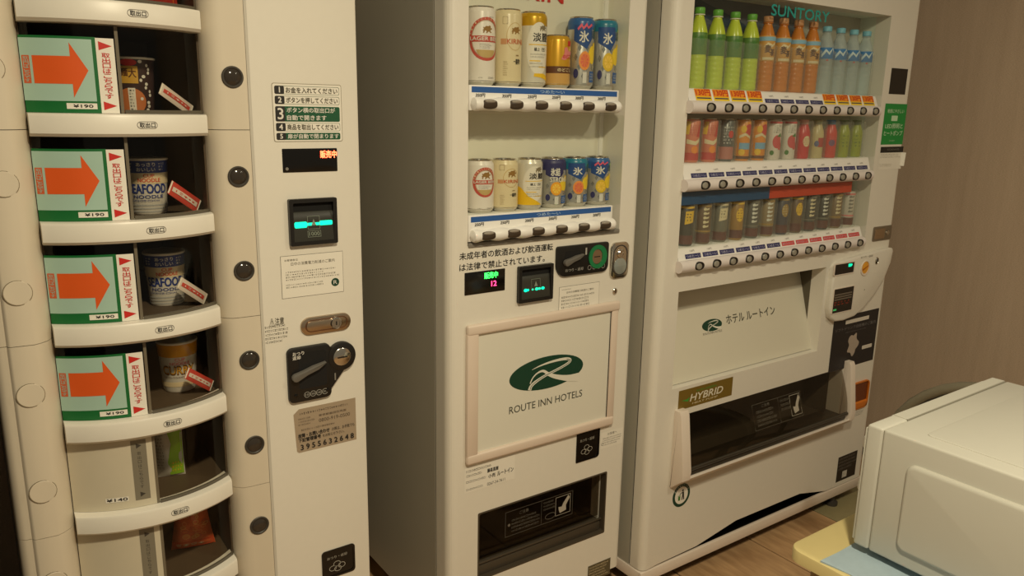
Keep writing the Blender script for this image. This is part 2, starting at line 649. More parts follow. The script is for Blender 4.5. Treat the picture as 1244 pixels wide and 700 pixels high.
# ================================================================== left: food vending machine
YL = 1.475
LM = thing('food_vending_machine', 'white food vending machine with curved shelf rails and arrow signs at far left', 'vending machine', (0.34, 1.86, 0))
L0, L1 = 0.010, 0.665
OX0, OX1 = 0.100, 0.377              # opening
obj('cabinet', [box(L0, OX0, 1.55, 2.22, 0.06, 1.86), box(OX1, L1-0.003, 1.535, 2.22, 0.06, 1.86), box(OX0, OX1, 1.98, 2.22, 0.06, 1.86),
                box(OX0, OX1, 1.50, 1.98, 1.80, 1.86), box(OX0, OX1, 1.50, 1.98, 0.06, 0.22)], SIDEG, LM)
obj('interior_liner', [box(OX0, OX0+0.003, 1.52, 1.975, 0.22, 1.80), box(OX1-0.003, OX1, 1.52, 1.975, 0.22, 1.80), box(OX0, OX1, 1.96, 1.98, 0.22, 1.80)], DARKB, LM)
obj('front_panel', prism_z([(0.449, YL+0.06), (0.449, YL+0.004), (0.453, YL), (L1-0.008, YL), (L1-0.002, YL+0.003), (L1, YL+0.010), (L1, YL+0.06)], 0.10, 1.85), WHITE, LM)
obj('kick_plate', box(L0+0.01, L1-0.01, 1.53, 1.55, 0.02, 0.10), DARKG, LM)
for fx in (0.06, 0.60):
    for fy in (1.60, 2.15):
        obj('foot', lathe([(0.022, 0), (0.022, 0.012), (0.012, 0.016), (0.012, 0.06)], (fx, fy, 0), 14), DARKG, LM)
# stacked column blocks either side of the shelves, with thin joints between
RC = [(0.3775, 1.565), (0.3775, 1.512), (0.381, 1.500), (0.388, 1.490), (0.398, 1.4835), (0.410, 1.4815), (0.4485, 1.480), (0.4485, 1.565)]
LC = [(0.010, 1.565), (0.010, 1.515), (0.014, 1.502), (0.022, 1.496), (0.031, 1.495), (0.0335, 1.489), (0.037, 1.487), (0.070, 1.484), (0.080, 1.489), (0.092, 1.500), (0.0995, 1.516), (0.0995, 1.565)]
zs = [0.11, 0.288, 0.644, 0.9985, 1.353, 1.708, 1.845]
PITCH_Z = 0.1785
RAILZ = [1.540-PITCH_Z*k for k in range(-1, 8)]      # top to bottom
BTN = [1.4465-0.1785*k for k in range(-1, 7)]
for prof, px, nm in ((RC, 0.423, 'b'), (LC, 0.056, 'p')):
    for a, b in zip(zs[:-1], zs[1:]):
        blk = obj('column_block', prism_z(prof, a+0.0006, b-0.0006), BEIGE, LM)
        for z in BTN:
            if not (a < z < b):
                continue
            if nm == 'b':
                y = 1.4808
                bt = obj('select_button', lathe_y([(0.0195, -0.002), (0.0195, 0.0012), (0.0185, 0.0022), (0.0165, 0.0022), (0.0150, 0.0008), (0.0145, 0.0004)], (px, y, z)), DARKG, blk)
                obj('button_lens', lathe_y([(0.0148, -0.001), (0.0146, 0.0008), (0.011, 0.003), (0.006, 0.0042), (0.0004, 0.0046)], (px, y, z)), cm('button_lens', 56, 50, 44, rough=0.12), blk)
            else:
                obj('blank_plug', [lathe_y([(0.0205, -0.004), (0.0205, 0.0006), (0.0198, 0.0012), (0.0004, 0.0012)], (px, 1.4852, z))], BEIGE, blk)
                obj('plug_joint', [prism_ring(circ(px, z, 0.0215), circ(px, z, 0.0204), 1.4846, 1.489)], cm('plug_joint', 128, 116, 92), blk)
# curved front of the carousel
CX, CY = 0.238, 1.690
def arc_pts(r, x0=OX0+0.0005, x1=OX1-0.0005, n=18):
    a0, a1 = math.asin((x0-CX)/r), math.asin((x1-CX)/r)
    return [(CX+r*math.sin(a0+(a1-a0)*i/n), CY-r*math.cos(a0+(a1-a0)*i/n)) for i in range(n+1)]
def arc_band(r0, r1, z0, z1, x0=OX0+0.0005, x1=OX1-0.0005, ch=0.0, n=18):
    """ring segment between radii r0 < r1, front edges chamfered"""
    sec = [(r0, z0), (r1-ch, z0), (r1, z0+ch), (r1, z1-ch), (r1-ch*0.4, z1-ch*0.25), (r1-ch*1.4, z1), (r0, z1)] if ch else [(r0, z0), (r1, z0), (r1, z1), (r0, z1)]
    v, f = [], []
    rings = [arc_pts(r, x0, x1, n) for r, _ in sec]
    m = len(sec)
    for i in range(n+1):
        for k in range(m):
            v.append((rings[k][i][0], rings[k][i][1], sec[k][1]))
    for i in range(n):
        for k in range(m):
            j = (k+1) % m
            f.append((i*m+k, (i+1)*m+k, (i+1)*m+j, i*m+j))
    f.append(tuple(range(m)))
    f.append(tuple(n*m+k for k in range(m))[::-1])
    return v, f
def arcsurf(r):
    return Surf(lambda u, v, h: (CX+(r+h)*math.sin(u/r), CY-(r+h)*math.cos(u/r), v), 0.008)
def on_arc(px, py, r):
    d = ray(px, py)
    a = d.x**2+d.y**2
    b = -2*(d.x*CX+d.y*CY)
    c = CX**2+CY**2-r*r
    t = (-b-math.sqrt(max(0, b*b-4*a*c)))/(2*a)
    return r*math.atan2(t*d.x-CX, CY-t*d.y), HC+t*d.z
RR, DR = 0.243, 0.222
SRR, SD = arcsurf(RR), arcsurf(DR)
for z in RAILZ:
    rl = obj('shelf_rail', arc_band(0.205, RR, z-0.019, z+0.0185, ch=0.005), WHITE, LM)
    u, _ = on_arc(190, 279, RR)
    obj('outlet_label_outline', SRR.outline(rrect(u-0.0165, u+0.0165, z-0.0055, z+0.0065, 0.006), 0.0009), INKG, rl)
    obj('outlet_label_text', SRR.text('取出口', u-0.0125, u+0.0125, z-0.0036, z+0.0046, bold=0.0003), INK, rl)
    # turntable shelf behind the rail
    tp = arc_pts(0.2045, OX0+0.004, OX1-0.004)
    obj('carousel_shelf', prism_z(tp+[(OX1-0.004, 1.955), (OX0+0.004, 1.955)], z-0.012, z+0.012), DARKB, LM)
# the card behind each clear door, measured on the second seafood row and repeated per row
def AR(px, py):
    u, z = on_arc(px, py, DR)
    return u, z-RAILZ[3]
ref = {k: AR(*p) for k, p in dict(cardr=(127.5, 182), cardtop=(80, 181), cyr=(124, 184), cybot=(100, 255.5), s0=(128.5, 184), s1=(150, 183),
       price0=(96, 264.5), price1=(131, 257), a0=(46, 235), a1=(54, 235), a2=(58, 235), sh0=(70, 204), sh1=(70, 236), hd0=(100, 189), hd1=(121, 220), hd2=(106, 249), sh_r=(101, 220)).items()}
uL = DR*math.asin((OX0+0.001-CX)/DR)
uR = DR*math.asin((OX1-0.001-CX)/DR)
ztop = PITCH_Z-0.034
def compartment(k):
    zr = RAILZ[k+1]
    z0, z1 = zr+0.019, zr+PITCH_Z-0.0195
    door = obj('compartment_door', arc_band(DR-0.002, DR-0.0004, z0, z1), DOORG, LM)
    s1 = ref['s1'][0]
    obj('door_stile', [arc_band(DR-0.004, DR+0.001, z0, z1, CX+DR*math.sin((s1+0.002)/DR), CX+DR*math.sin((s1+0.007)/DR), n=2)], cm('clear_stile', 112, 104, 88, rough=0.25), LM)
    obj('door_foot', [arc_band(DR-0.001, DR+0.003, z0, z0+0.006, CX+DR*math.sin((s1+0.008)/DR), OX1-0.002)], cm('clear_foot', 92, 86, 74, rough=0.2), LM)
    ctop = zr+ref['cardtop'][1]
    if k <= 4:
        card = obj('arrow_card', SD.rect(uL, ref['cardr'][0]+0.0015, z0, ctop, 0.0005), GREEN, LM)
        obj('card_field', SD.rect(uL, ref['cyr'][0], zr+ref['cybot'][1], ctop-0.004, 0.0008), CYAN, card)
        t = zr+ref['sh0'][1]
        b = zr+ref['sh1'][1]
        tip_z = (t+b)/2
        hh = (ref['hd0'][1]-ref['hd2'][1])/2+0.002
        ua, ub, uc = ref['a2'][0], ref['sh_r'][0], ref['hd1'][0]
        obj('arrow', [SD.poly([(ua, b), (ub, b), (ub, tip_z-hh), (uc, tip_z), (ub, tip_z+hh), (ub, t), (ua, t)], 0.0011)], ORANGE, card)
        ps = [SD.rect(ref['a0'][0], ref['a1'][0]+0.001, b, t, 0.0011)]
        obj('arrow_tail_bar', ps, cm('arrow_tail', 206, 96, 52), card)
        ts = []
        for q, ch in enumerate('取出口はこちらです'):
            zz = t-0.002-(t-b-0.004)*(q+0.5)/9
            ts.append(SD.text(ch, ref['a0'][0]+0.002, ref['a1'][0]-0.0005, zz-0.0022, zz+0.0022, 0.0014))
        obj('arrow_tail_text', ts, CYAN, card)
        strip = obj('instruction_strip', SD.rect(ref['s0'][0], s1, z0, ctop-0.001, 0.0009), PAPER, LM)
        um, su = (ref['s0'][0]+s1)/2, (s1-ref['s0'][0])
        tri = [SD.poly([(um-su*0.35, ctop-0.006), (um-su*0.35, ctop-0.020), (um+su*0.38, ctop-0.013)], 0.0012),
               SD.poly([(um-su*0.35, z0+0.005), (um-su*0.35, z0+0.019), (um+su*0.38, z0+0.012)], 0.0012)]
        for q in tri:
            obj('strip_triangle', q, RED, strip)
        ts = []
        n = 9
        for q, ch in enumerate('取出口はこちらです'):
            zz = ctop-0.024-(ctop-z0-0.047)*(q+0.5)/n
            ts.append(SD.text(ch, um-su*0.22, um+su*0.22, zz-0.0036, zz+0.0036, 0.0012, bold=0.0003))
        obj('strip_text', ts, RED, strip)
        p0, p1 = ref['price0'], ref['price1']
        pt = obj('price_tag', SD.rect(p0[0], p1[0], zr+p0[1], zr+p1[1], 0.0014), PAPER, card)
        obj('price_text', SD.text('¥190', p0[0]+0.010, p1[0]-0.006, zr+p0[1]+0.0022, zr+p1[1]-0.0022, 0.0017, bold=0.0004), INK, pt)
    else:
        uc = ref['s1'][0]
        card = obj('blank_card', SD.rect(uL, uc+0.002, z0, z1, 0.0006), cm('blank_card', 206, 198, 176, rough=0.5), LM)
        g0, g1 = ref['cyr'][0]-0.001, ref['s1'][0]-0.008
        st = obj('grey_strip', SD.rect(g0, g1, z0+0.014, z1-0.008, 0.001), cm('grey_strip', 128, 122, 106, rough=0.5), card)
        um = (g0+g1)/2
        ts = [SD.poly([(um-0.004, z1-0.014), (um-0.004, z1-0.024), (um+0.005, z1-0.019)], 0.0012), SD.poly([(um-0.004, z0+0.020), (um-0.004, z0+0.030), (um+0.005, z0+0.025)], 0.0012)]
        for q, ch in enumerate('取出口はこちらです'):
            zz = z1-0.030-(z1-z0-0.066)*(q+0.5)/9
            ts.append(SD.text(ch, um-0.003, um+0.003, zz-0.003, zz+0.003, 0.0012))
        obj('strip_text', ts, DARKG, st)
        if k == 5:
            p0, p1 = ref['price0'], ref['price1']
            pt = obj('price_tag', SD.rect(p0[0]-0.006, p1[0]-0.012, z0+0.016, z0+0.025, 0.0012), PAPER, card)
            obj('price_text', SD.text('¥140', p0[0]-0.004, p1[0]-0.014, z0+0.0175, z0+0.0235, 0.0015, bold=0.0005), INK, pt)
for k in range(0, 8):
    compartment(k)

# ---- controls on the right-hand front panel
SL = flat(YL)
x0, x1, z0, z1 = RP((329.4, 100.4), (416.3, 171.8), YL)
il = obj('instruction_label', SL.rr(x0, x1, z0, z1, 0.004, 0.0004), cm('label_grey', 150, 142, 122), LM)
obj('label_field', SL.rr(x0+0.0012, x1-0.0012, z0+0.0012, z1-0.0012, 0.0035, 0.0006), PAPER, il)
hh = z1-z0
rows = [('1', 'お金を入れてください', 0.045, 0.185, 0), ('2', 'ボタンを押してください', 0.215, 0.355, 0), ('3', 'ボタン横の取出口が\n自動で開きます', 0.39, 0.65, 1),
        ('4', '商品を取出してください', 0.675, 0.815, 0), ('5', '扉が自動で閉まります', 0.845, 0.965, 1)]
xw = x1-x0
gb, kb, wt, gt = [], [], [], []
for n, s, a, b, g in rows:
    zt, zb = z1-a*hh, z1-b*hh
    xa, xm, xb = x0+0.035*xw, x0+0.17*xw, x1-0.035*xw
    kb.append(SL.rr(xa, xm, zb, zt, 0.003, 0.0010))
    if g:
        gb.append(SL.rr(xa+0.004, xb, zb, zt, 0.003, 0.0008))
    else:
        gb.append(SL.outline(rrect(xa+0.004, xb, zb, zt, 0.003), 0.0006, 0.0008))
    wt.append(SL.text(n, xa+0.004, xm-0.004, zb+0.18*min(zt-zb, 0.02), zt-0.18*min(zt-zb, 0.02), 0.0012, bold=0.0007, keep=True))
    for q, ln in enumerate(s.split('\n')):
        nl = len(s.split('\n'))
        h1 = (zt-zb)/nl
        ztt = zt-q*h1
        (wt if g else gt).append(SL.text(ln, xm+0.003, xb-(0.004 if nl == 1 else 0.010+0.018*q), ztt-h1*0.84, ztt-h1*0.16, 0.0012, bold=0.0004))
obj('label_green', gb, cm('label_green', 20, 84, 52), il)
obj('number_boxes', kb, INK, il)
obj('label_white_text', wt, WPRINT, il)
obj('label_dark_text', gt, cm('label_text', 92, 86, 70), il)
# red lit display
x0, x1, z0, z1 = RP((342.3, 180.8), (410, 207.8), YL)
dp = obj('display', prism(rrect(x0, x1, z0, z1, 0.0015), YL-0.0012, YL+0.004, 0.0006), BLACKG, LM)
lx0, lx1, lz0, lz1 = RP((388.5, 183.2), (408.3, 191.6), YL)
obj('lit_text', flat(YL-0.0012).text('販売中', lx0, lx1, lz0, lz1, 0.0004, bold=0.0006), LEDR, dp)
obj('sensor_dot', flat(YL-0.0012).disc(x0+0.008, z0+0.007, 0.003, h=0.0004), GREYP, dp)

def bill_acceptor(par, D, tl, br, lit, num, wide=False):
    x0, x1, z0, z1 = RP(tl, br, D)
    w_, h_ = x1-x0, z1-z0
    t = 0.08*w_
    fr = obj('bill_acceptor', [prism_ring(rrect(x0, x1, z0, z1, 0.003), rrect(x0+t, x1-t, z0+t, z1-t, 0.002), D-0.010, D+0.002)], BLACK, par)
    # sloping throat and dark slot
    xa, xb = x0+t, x1-t
    obj('slot', box(xa, xb, D-0.001, D+0.002, z0+0.55*h_, z1-t), cm('slot_void', 8, 8, 8, rough=0.9), fr)
    lip = [(D-0.001, z0+t*0.8), (D-0.009, z0+t*0.8), (D-0.009, z0+0.16*h_), (D-0.006, z0+0.52*h_), (D-0.003, z0+0.70*h_), (D-0.001, z0+0.72*h_)]
    obj('throat', prism_x(lip, xa, xb), cm('throat_grey', 52, 52, 46, rough=0.3), fr)
    def sl(u, v, h):
        s = (v-(z0+0.16*h_))/(0.36*h_)
        return (u, D-0.009+0.003*max(0, s)-h, v)
    SS = Surf(sl)
    xm = (x0+x1)/2
    obj('green_light', lit(SS, x0, x1, z0, z1), LEDT, fr)
    pr = [SS.outline([(xm-0.13*w_, z0+0.34*h_), (xm+0.13*w_, z0+0.34*h_), (xm+0.13*w_, z0+0.62*h_), (xm-0.13*w_, z0+0.62*h_)], 0.0008, 0.0010),
          SS.poly([(xm-0.05*w_, z0+0.42*h_), (xm+0.05*w_, z0+0.42*h_), (xm, z0+0.56*h_)], 0.0012)]
    if num:
        pr += [SS.outline(rrect(xm-0.14*w_, xm+0.14*w_, z0+0.17*h_, z0+0.31*h_, 0.001), 0.0008, 0.0010), SS.text(num, xm-0.11*w_, xm+0.11*w_, z0+0.20*h_, z0+0.28*h_, 0.001, bold=0.0003)]
    obj('slot_print', pr, cm('slot_print', 130, 140, 126), fr)
    return fr
bill_acceptor(LM, YL, (348.7, 242.2), (408.5, 294), lambda S, a, b, c, d: [S.rr(a+0.10*(b-a), a+0.36*(b-a), c+0.38*(d-c), c+0.51*(d-c), 0.003, 0.0008), S.rr(a+0.34*(b-a), a+0.68*(b-a), c+0.42*(d-c), c+0.48*(d-c), 0.002, 0.0008), S.rr(a+0.62*(b-a), a+0.90*(b-a), c+0.41*(d-c), c+0.51*(d-c), 0.003, 0.0008)], '1000')
# notice sheet
x0, x1, z0, z1 = RP((340.2, 311.8), (417.6, 354.2), YL)
ns = obj('notice_sheet', SL.rect(x0, x1, z0, z1, 0.0004), INKG, LM)
obj('notice_paper', SL.rect(x0+0.0008, x1-0.0008, z0+0.0008, z1-0.0008, 0.0007), PAPER, ns)
nh, nw = z1-z0, x1-x0
obj('notice_text', [SL.text('お客様各位', x0+0.06*nw, x0+0.27*nw, z0+0.87*nh, z0+0.92*nh, 0.001), SL.text('日中の消費電力削減のご案内', x0+0.16*nw, x0+0.86*nw, z0+0.76*nh, z0+0.84*nh, 0.001),
     SL.dashes(x0+0.07*nw, x0+0.93*nw, z0+0.40*nh, z0+0.64*nh, 4, 3, 0.001), SL.dashes(x0+0.07*nw, x0+0.70*nw, z0+0.22*nh, z0+0.34*nh, 2, 4, 0.001)], cm('notice_ink', 96, 90, 76), ns)
obj('notice_emblem', SL.disc(x0+0.86*nw, z0+0.26*nh, 0.0085, h=0.001), DGREEN, ns)
obj('notice_emblem_mark', SL.text('R', x0+0.86*nw-0.004, x0+0.86*nw+0.004, z0+0.26*nh-0.004, z0+0.26*nh+0.004, 0.0013), WPRINT, ns)
# caution print
a0, a1, b0, b1 = RP((327, 387.5), (345, 394.5), YL)
c0, c1, d0, d1 = RP((321.5, 396.5), (351, 415), YL)
obj('caution_print', [SL.text('⚠注意', a0, a1, b0, b1, 0.0005, bold=0.0003), SL.dashes(c0, c1, d0, d1, 5, 9, 0.0005, wmin=0.03, wmax=0.08)], cm('caution_ink', 84, 78, 62), LM)
# lock handle
x0, x1, z0, z1 = RP((364, 383), (426, 403), YL)
zc = (z0+z1)/2
hr = 0.0185
lk = obj('lock_handle', prism(rrect(x0, x1, zc-hr, zc+hr, hr, 8), YL-0.004, YL+0.002, 0.002), NICKEL, LM)
obj('lock_groove', prism_ring(rrect(x0+0.009, x1-0.008, zc-hr+0.006, zc+hr-0.006, hr-0.006, 8), rrect(x0+0.0105, x1-0.0095, zc-hr+0.0075, zc+hr-0.0075, hr-0.0075, 8), YL-0.0046, YL-0.003), BROWN, lk)
obj('lock_lever', prism(rrect(x0+0.011, x1-0.030, zc-0.009, zc+0.009, 0.0088, 7), YL-0.007, YL-0.003, 0.001), NICKEL, lk)
xk = x1-0.034
obj('lock_cylinder', lathe_y([(0.0125, 0), (0.0125, 0.0045), (0.0105, 0.0065), (0.0075, 0.0065), (0.0070, 0.0055), (0.0004, 0.0055)], (xk, YL-0.003, zc)), CHROME, lk)
obj('keyhole', flat(YL-0.0085).rect(xk-0.0012, xk+0.0012, zc-0.004, zc+0.004, 0.0003), BLACK, lk)

def coin_lever(par, D, a, b, m):
    """tapered lever from its pivot a to its tip b in the panel plane"""
    ax, az = a
    bx, bz = b
    L = math.hypot(bx-ax, bz-az)
    ux, uz = (bx-ax)/L, (bz-az)/L
    nx, nz = -uz, ux
    pts = []
    for i in range(9):
        t = math.pi/2+math.pi*i/8
        pts.append((ax+0.0082*(math.cos(t)*ux+math.sin(t)*nx), az+0.0082*(math.cos(t)*uz+math.sin(t)*nz)))
    pts += [(ax+ux*L*0.35-nx*0.0055, az+uz*L*0.35-nz*0.0055), (ax+ux*L*0.7-nx*0.006, az+uz*L*0.7-nz*0.006), (bx-nx*0.001, bz-nz*0.001), (bx+nx*0.0015, bz+nz*0.0015), (ax+ux*L*0.6+nx*0.0056, az+uz*L*0.6+nz*0.0056), (ax+ux*L*0.3+nx*0.0060, az+uz*L*0.3+nz*0.0060)]
    return obj('return_lever', prism(pts, D-0.012, D-0.002, 0.002), m, par)
# coin mechanism
bx0, bx1, bz0, bz1 = RP((347, 424), (402, 480), YL)
ccx, ccz = W(413.7, 431.7, YL)
ol = rrect(bx0, bx1, bz0, bz1, 0.012)
cb = obj('coin_mechanism', [prism(ol, YL-0.008, YL+0.002, 0.003), prism(circ(ccx, ccz, 0.031, n=32), YL-0.0095, YL+0.002, 0.003),
      prism([(bx1-0.03, bz1-0.001), (bx1-0.03, bz0+0.03), (bx1-0.001, bz0+0.018), (ccx+0.003, ccz-0.031), (ccx, ccz), (ccx-0.018, ccz+0.022)], YL-0.0078, YL+0.001)], BLACK, LM)
obj('coin_plate', lathe_y([(0.019, 0), (0.019, 0.0015), (0.017, 0.003), (0.0004, 0.003)], (ccx-0.001, YL-0.0095, ccz)), CHROME, cb)
obj('coin_slit', flat(YL-0.0125).rr(ccx-0.012, ccx+0.010, ccz-0.0022, ccz+0.0008, 0.001, 0.0004), BLACK, cb)
obj('lever_well', flat(YL-0.008).rr(bx0+0.022, bx1-0.010, bz0+0.028, bz1-0.012, 0.006, 0.0004), cm('well_black', 8, 7, 7, rough=0.7), cb)
obj('coin_print', [flat(YL-0.008).text('おつり\n返却', bx0+0.010, bx0+0.034, bz1-0.024, bz1-0.008, 0.0006, bold=0.0003)], WPRINT, cb)
coin_lever(cb, YL-0.008, W(356.6, 457, YL), W(392.5, 437.5, YL), cm('lever_grey', 104, 101, 95, rough=0.4))
cs = []
for q in range(4):
    cs.append(flat(YL-0.008).ring(bx0+0.037+q*0.0128, bz0+0.0145, 0.0062, 0.0062, 0.0009, 0.0006))
    cs.append(flat(YL-0.008).text(('10', '50', '100', '500')[q], bx0+0.037+q*0.0128-0.0035, bx0+0.037+q*0.0128+0.0035, bz0+0.0125, bz0+0.0165, 0.0006))
obj('coin_icons', cs, cm('icon_grey', 170, 168, 160), cb)
for q in (bx0+0.014, bx1-0.010):
    obj('panel_screw', lathe_y([(0.004, 0), (0.004, 0.001), (0.0004, 0.0018)], (q, YL-0.008, bz0+0.016), 12), BLACKG, cb)
obj('coin_mark', flat(YL-0.008).rr(bx1+0.006, bx1+0.009, bz0+0.034, bz0+0.050, 0.0012, 0.0007), GREYP, cb)
# silver contact plate
x0, x1, z0, z1 = RP((355, 499), (433, 533.6), YL)
pw, ph = x1-x0, z1-z0
cp = obj('contact_plate', prism([(x0+0.010, z0), (x1, z0), (x1, z1), (x0+0.014, z1), (x0+0.002, z1-0.010), (x0+0.006, z0+0.004)], YL-0.0006, YL+0.001), cm('plate_silver', 176, 160, 138, rough=0.45, metal=0.25), LM)
SP = flat(YL-0.0006)
obj('plate_text', [SP.dashes(x0+0.10*pw, x0+0.92*pw, z0+0.84*ph, z0+0.93*ph, 1, 21, wmin=0.02), SP.dashes(x0+0.08*pw, x0+0.34*pw, z0+0.60*ph, z0+0.80*ph, 3, 23, wmin=0.03), SP.text('東京都墨田区両国', x0+0.40*pw, x0+0.84*pw, z0+0.74*ph, z0+0.79*ph),
     SP.text('0800-919-0500', x0+0.40*pw, x0+0.90*pw, z0+0.61*ph, z0+0.69*ph), SP.dashes(x0+0.12*pw, x0+0.8*pw, z0+0.47*ph, z0+0.54*ph, 1, 24)], cm('plate_ink_soft', 96, 84, 70), cp)
obj('plate_headline', [SP.text('故障・お問い合わせ', x0+0.07*pw, x0+0.56*pw, z0+0.335*ph, z0+0.43*ph, bold=0.0005), SP.text('の際は、お手数でも', x0+0.60*pw, x0+0.97*pw, z0+0.34*ph, z0+0.42*ph),
     SP.text('下記管理番号', x0+0.07*pw, x0+0.42*pw, z0+0.235*ph, z0+0.325*ph, bold=0.0005), SP.text('をお知らせ下さい。', x0+0.45*pw, x0+0.8*pw, z0+0.24*ph, z0+0.31*ph),
     SP.text('3 9 5 5 6 3 2 6 4 8', x0+0.10*pw, x0+0.95*pw, z0+0.05*ph, z0+0.17*ph, bold=0.0009)], INK, cp)
# coin return cup
def coin_return(par, D, tl, br, rad):
    x0, x1, z0, z1 = RP(tl, br, D)
    c = obj('coin_return', [prism_ring(rrect(x0, x1, z0, z1, rad), rrect(x0+0.004, x1-0.004, z0+0.004, z1-0.004, rad), D-0.002, D+0.002), prism(rrect(x0+0.003, x1-0.003, z0+0.003, z1-0.003, rad), D-0.0004, D+0.002)], BLACKG, par)
    S = flat(D-0.0004)
    w_, h_ = x1-x0, z1-z0
    xm = x0+0.45*w_
    obj('coin_return_print', [S.text('おつり・返却', x0+0.16*w_, x0+0.76*w_, z0+0.66*h_, z0+0.76*h_)] +
        [S.ring(xm+dx*w_, z0+dz*h_, 0.11*w_, 0.085*w_, 0.0012) for dx, dz in ((-0.13, 0.32), (0.0, 0.45), (0.14, 0.36), (0.02, 0.27))], cm('cup_print', 176, 172, 160), c)
    return c
coin_return(LM, YL, (390.4, 672), (431.5, 692), 0.008)

# ================================================================== middle: beer vending machine
YM = 1.48
MM = thing('beer_vending_machine', 'white beer vending machine with hotel logo panel standing in the middle', 'vending machine', (1.165, 1.86, 0))
M0, M1 = W(545, 300, YM)[0], 0.9835*YM
wx0, wz0 = W(568, 299, YM)
wx1 = W(759.5, 130, YM)[0]
ZT = 1.83
YBK = 1.565
wtop = 1.775
dx0, dx1, dz0, dz1 = RP((581, 624.5), (733.5, 646.5), YM)
holes = [(wx0, wx1, wz0, wtop), (dx0, dx1, dz0, dz1)]
door = obj('door', plate(M0, M1, 0.10, ZT, holes, YM, YM+0.06, 0.022), WHITE, MM)
CAVX = 0.01
obj('cabinet', [box(M0+0.001, wx0-CAVX, YM+0.0665, 2.20, 0.09, ZT), box(wx1+CAVX, M1-0.001, YM+0.0665, 2.20, 0.09, ZT), box(wx0-CAVX, wx1+CAVX, YBK+0.13, 2.20, 0.09, ZT),
                box(wx0-CAVX, wx1+CAVX, YM+0.0665, YBK+0.13, dz1+0.01, wz0-0.012), box(wx0-CAVX, wx1+CAVX, YM+0.0665, YBK+0.13, wtop+0.01, ZT), box(wx0-CAVX, wx1+CAVX, YM+0.0665, YBK+0.13, 0.09, dz0-0.01)], SIDEG, MM)
obj('door_gasket', [plate(M0+0.004, M1-0.004, 0.10, ZT-0.004, [(wx0-0.012, wx1+0.012, wz0-0.012, wtop+0.012), (dx0-0.012, dx1+0.012, dz0-0.012, dz1+0.012)], YM+0.0601, YM+0.0664)], SEAM, MM)
obj('kick_plate', box(M0+0.01, M1-0.01, YM+0.05, YM+0.075, 0.02, 0.09), DARKG, MM)
for fx in (M0+0.05, M1-0.05):
    for fy in (1.62, 2.12):
        obj('foot', lathe([(0.022, 0), (0.022, 0.012), (0.012, 0.016), (0.012, 0.09)], (fx, fy, 0), 14), DARKG, MM)
# window recess
obj('window_back', box(wx0-0.008, wx1+0.008, YBK, YBK+0.008, wz0-0.006, wtop+0.006), BACKW, MM)
obj('window_side', [box(wx0-0.008, wx0-0.0005, YM+0.0605, YBK, wz0-0.006, wtop+0.006)], BACKW, MM)
obj('window_side', [box(wx1+0.0005, wx1+0.008, YM+0.0605, YBK, wz0-0.006, wtop+0.006)], BACKW, MM)
px0, px1, pz0, pz1 = RP((729, 137), (735, 193), YBK-0.004)
obj('back_post', box(px0, px1, YBK-0.006, YBK, wz0, pz1+0.3), RAILW, MM)
pitch_m = 0.0714*YM/1.50
HX = [0.979*YM/1.5*1.0 + (i*pitch_m) for i in range(6)]
def mid_shelf(strip_tl, strip_r, rail_px, prices, upper):
    zt = W(*strip_tl, YM)[1]
    zrail = W(*rail_px, YM-0.02)[1]
    sx1 = W(*strip_r, YM)[0]
    sh = obj('shelf', box(wx0+0.001, sx1, YM-0.002, YBK-0.001, zrail-0.014, zt, 0.0012), RAILW, MM)
    S = flat(YM-0.002)
    zb1, zb0 = zt-0.003, zt-0.0155
    bar = obj('blue_strip', S.rect(wx0+0.007, sx1-0.006, zb0, zb1, 0.0004), BLUE, sh)
    xm = (wx0+sx1)/2+0.01
    obj('strip_text', S.text('つめた〜い', xm-0.036, xm+0.036, zb0+0.0025, zb1-0.0025, 0.0007, bold=0.0003), cm('strip_text', 170, 195, 220), bar)
    obj('price_print', [S.text(p, HX[i]-0.020-0.006, HX[i]+0.004-0.006, zb0-0.0098, zb0-0.0022, 0.0005, bold=0.0005, shear=0.12) for i, p in enumerate(prices)], INK, sh)
    # wavy push button rail
    prof = []
    xs, xe = wx0+0.003, HX[5]+0.042
    n = 90
    for i in range(n+1):
        x = xs+(xe-xs)*i/n
        e = min(1, (x-xs)/0.01, (xe-x)/0.012)
        r = 0.0138-0.0018*math.cos(2*math.pi*(x-HX[0])/pitch_m)
        prof.append((max(0.002, r*math.sqrt(max(0.02, 1-(1-e)**2))), x-xs))
    v, f = lathe_x(prof, (xs, YM-0.008, zrail), 20)
    v = [(a, YM-0.008+(b-(YM-0.008))*1.15, c) for a, b, c in v]
    rl = obj('button_rail', (v, f), RAILW, sh)
    for x in HX:
        obj('push_button', [ellipsoid((x, YM-0.0200, zrail), (0.0235, 0.0062, 0.0108), 22)], cm('button_brown', 66, 54, 42, rough=0.3), sh)
        obj('button_cap', [ellipsoid((x, YM-0.0222, zrail+0.0062), (0.0145, 0.0056, 0.0044), 16)], cm('button_cap', 150, 142, 130, rough=0.25), sh)
    return zt, zrail
zt1, zr1 = mid_shelf((569, 103), (751.4, 107.4), (658, 128), ('350円', '350円', '250円', '250円', '300円', '300円'), True)
zt2, zr2 = mid_shelf((568.9, 262.3), (743.7, 250.7), (654.3, 281), ('250円', '250円', '200円', '200円', '200円', '200円'), False)
obj('glass_pane', box(wx0+0.001, wx1-0.001, YM+0.001, YM+0.004, zt1+0.001, wtop-0.001), GLASS, MM)
obj('glass_pane', box(wx0+0.001, wx1-0.001, YM+0.001, YM+0.004, zt2+0.001, zr1-0.020), GLASS, MM)
obj('window_ledge', box(wx0+0.001, wx1-0.001, YM-0.004, YM+0.03, wz0-0.004, wz0+0.006, 0.002), GREYP, MM)
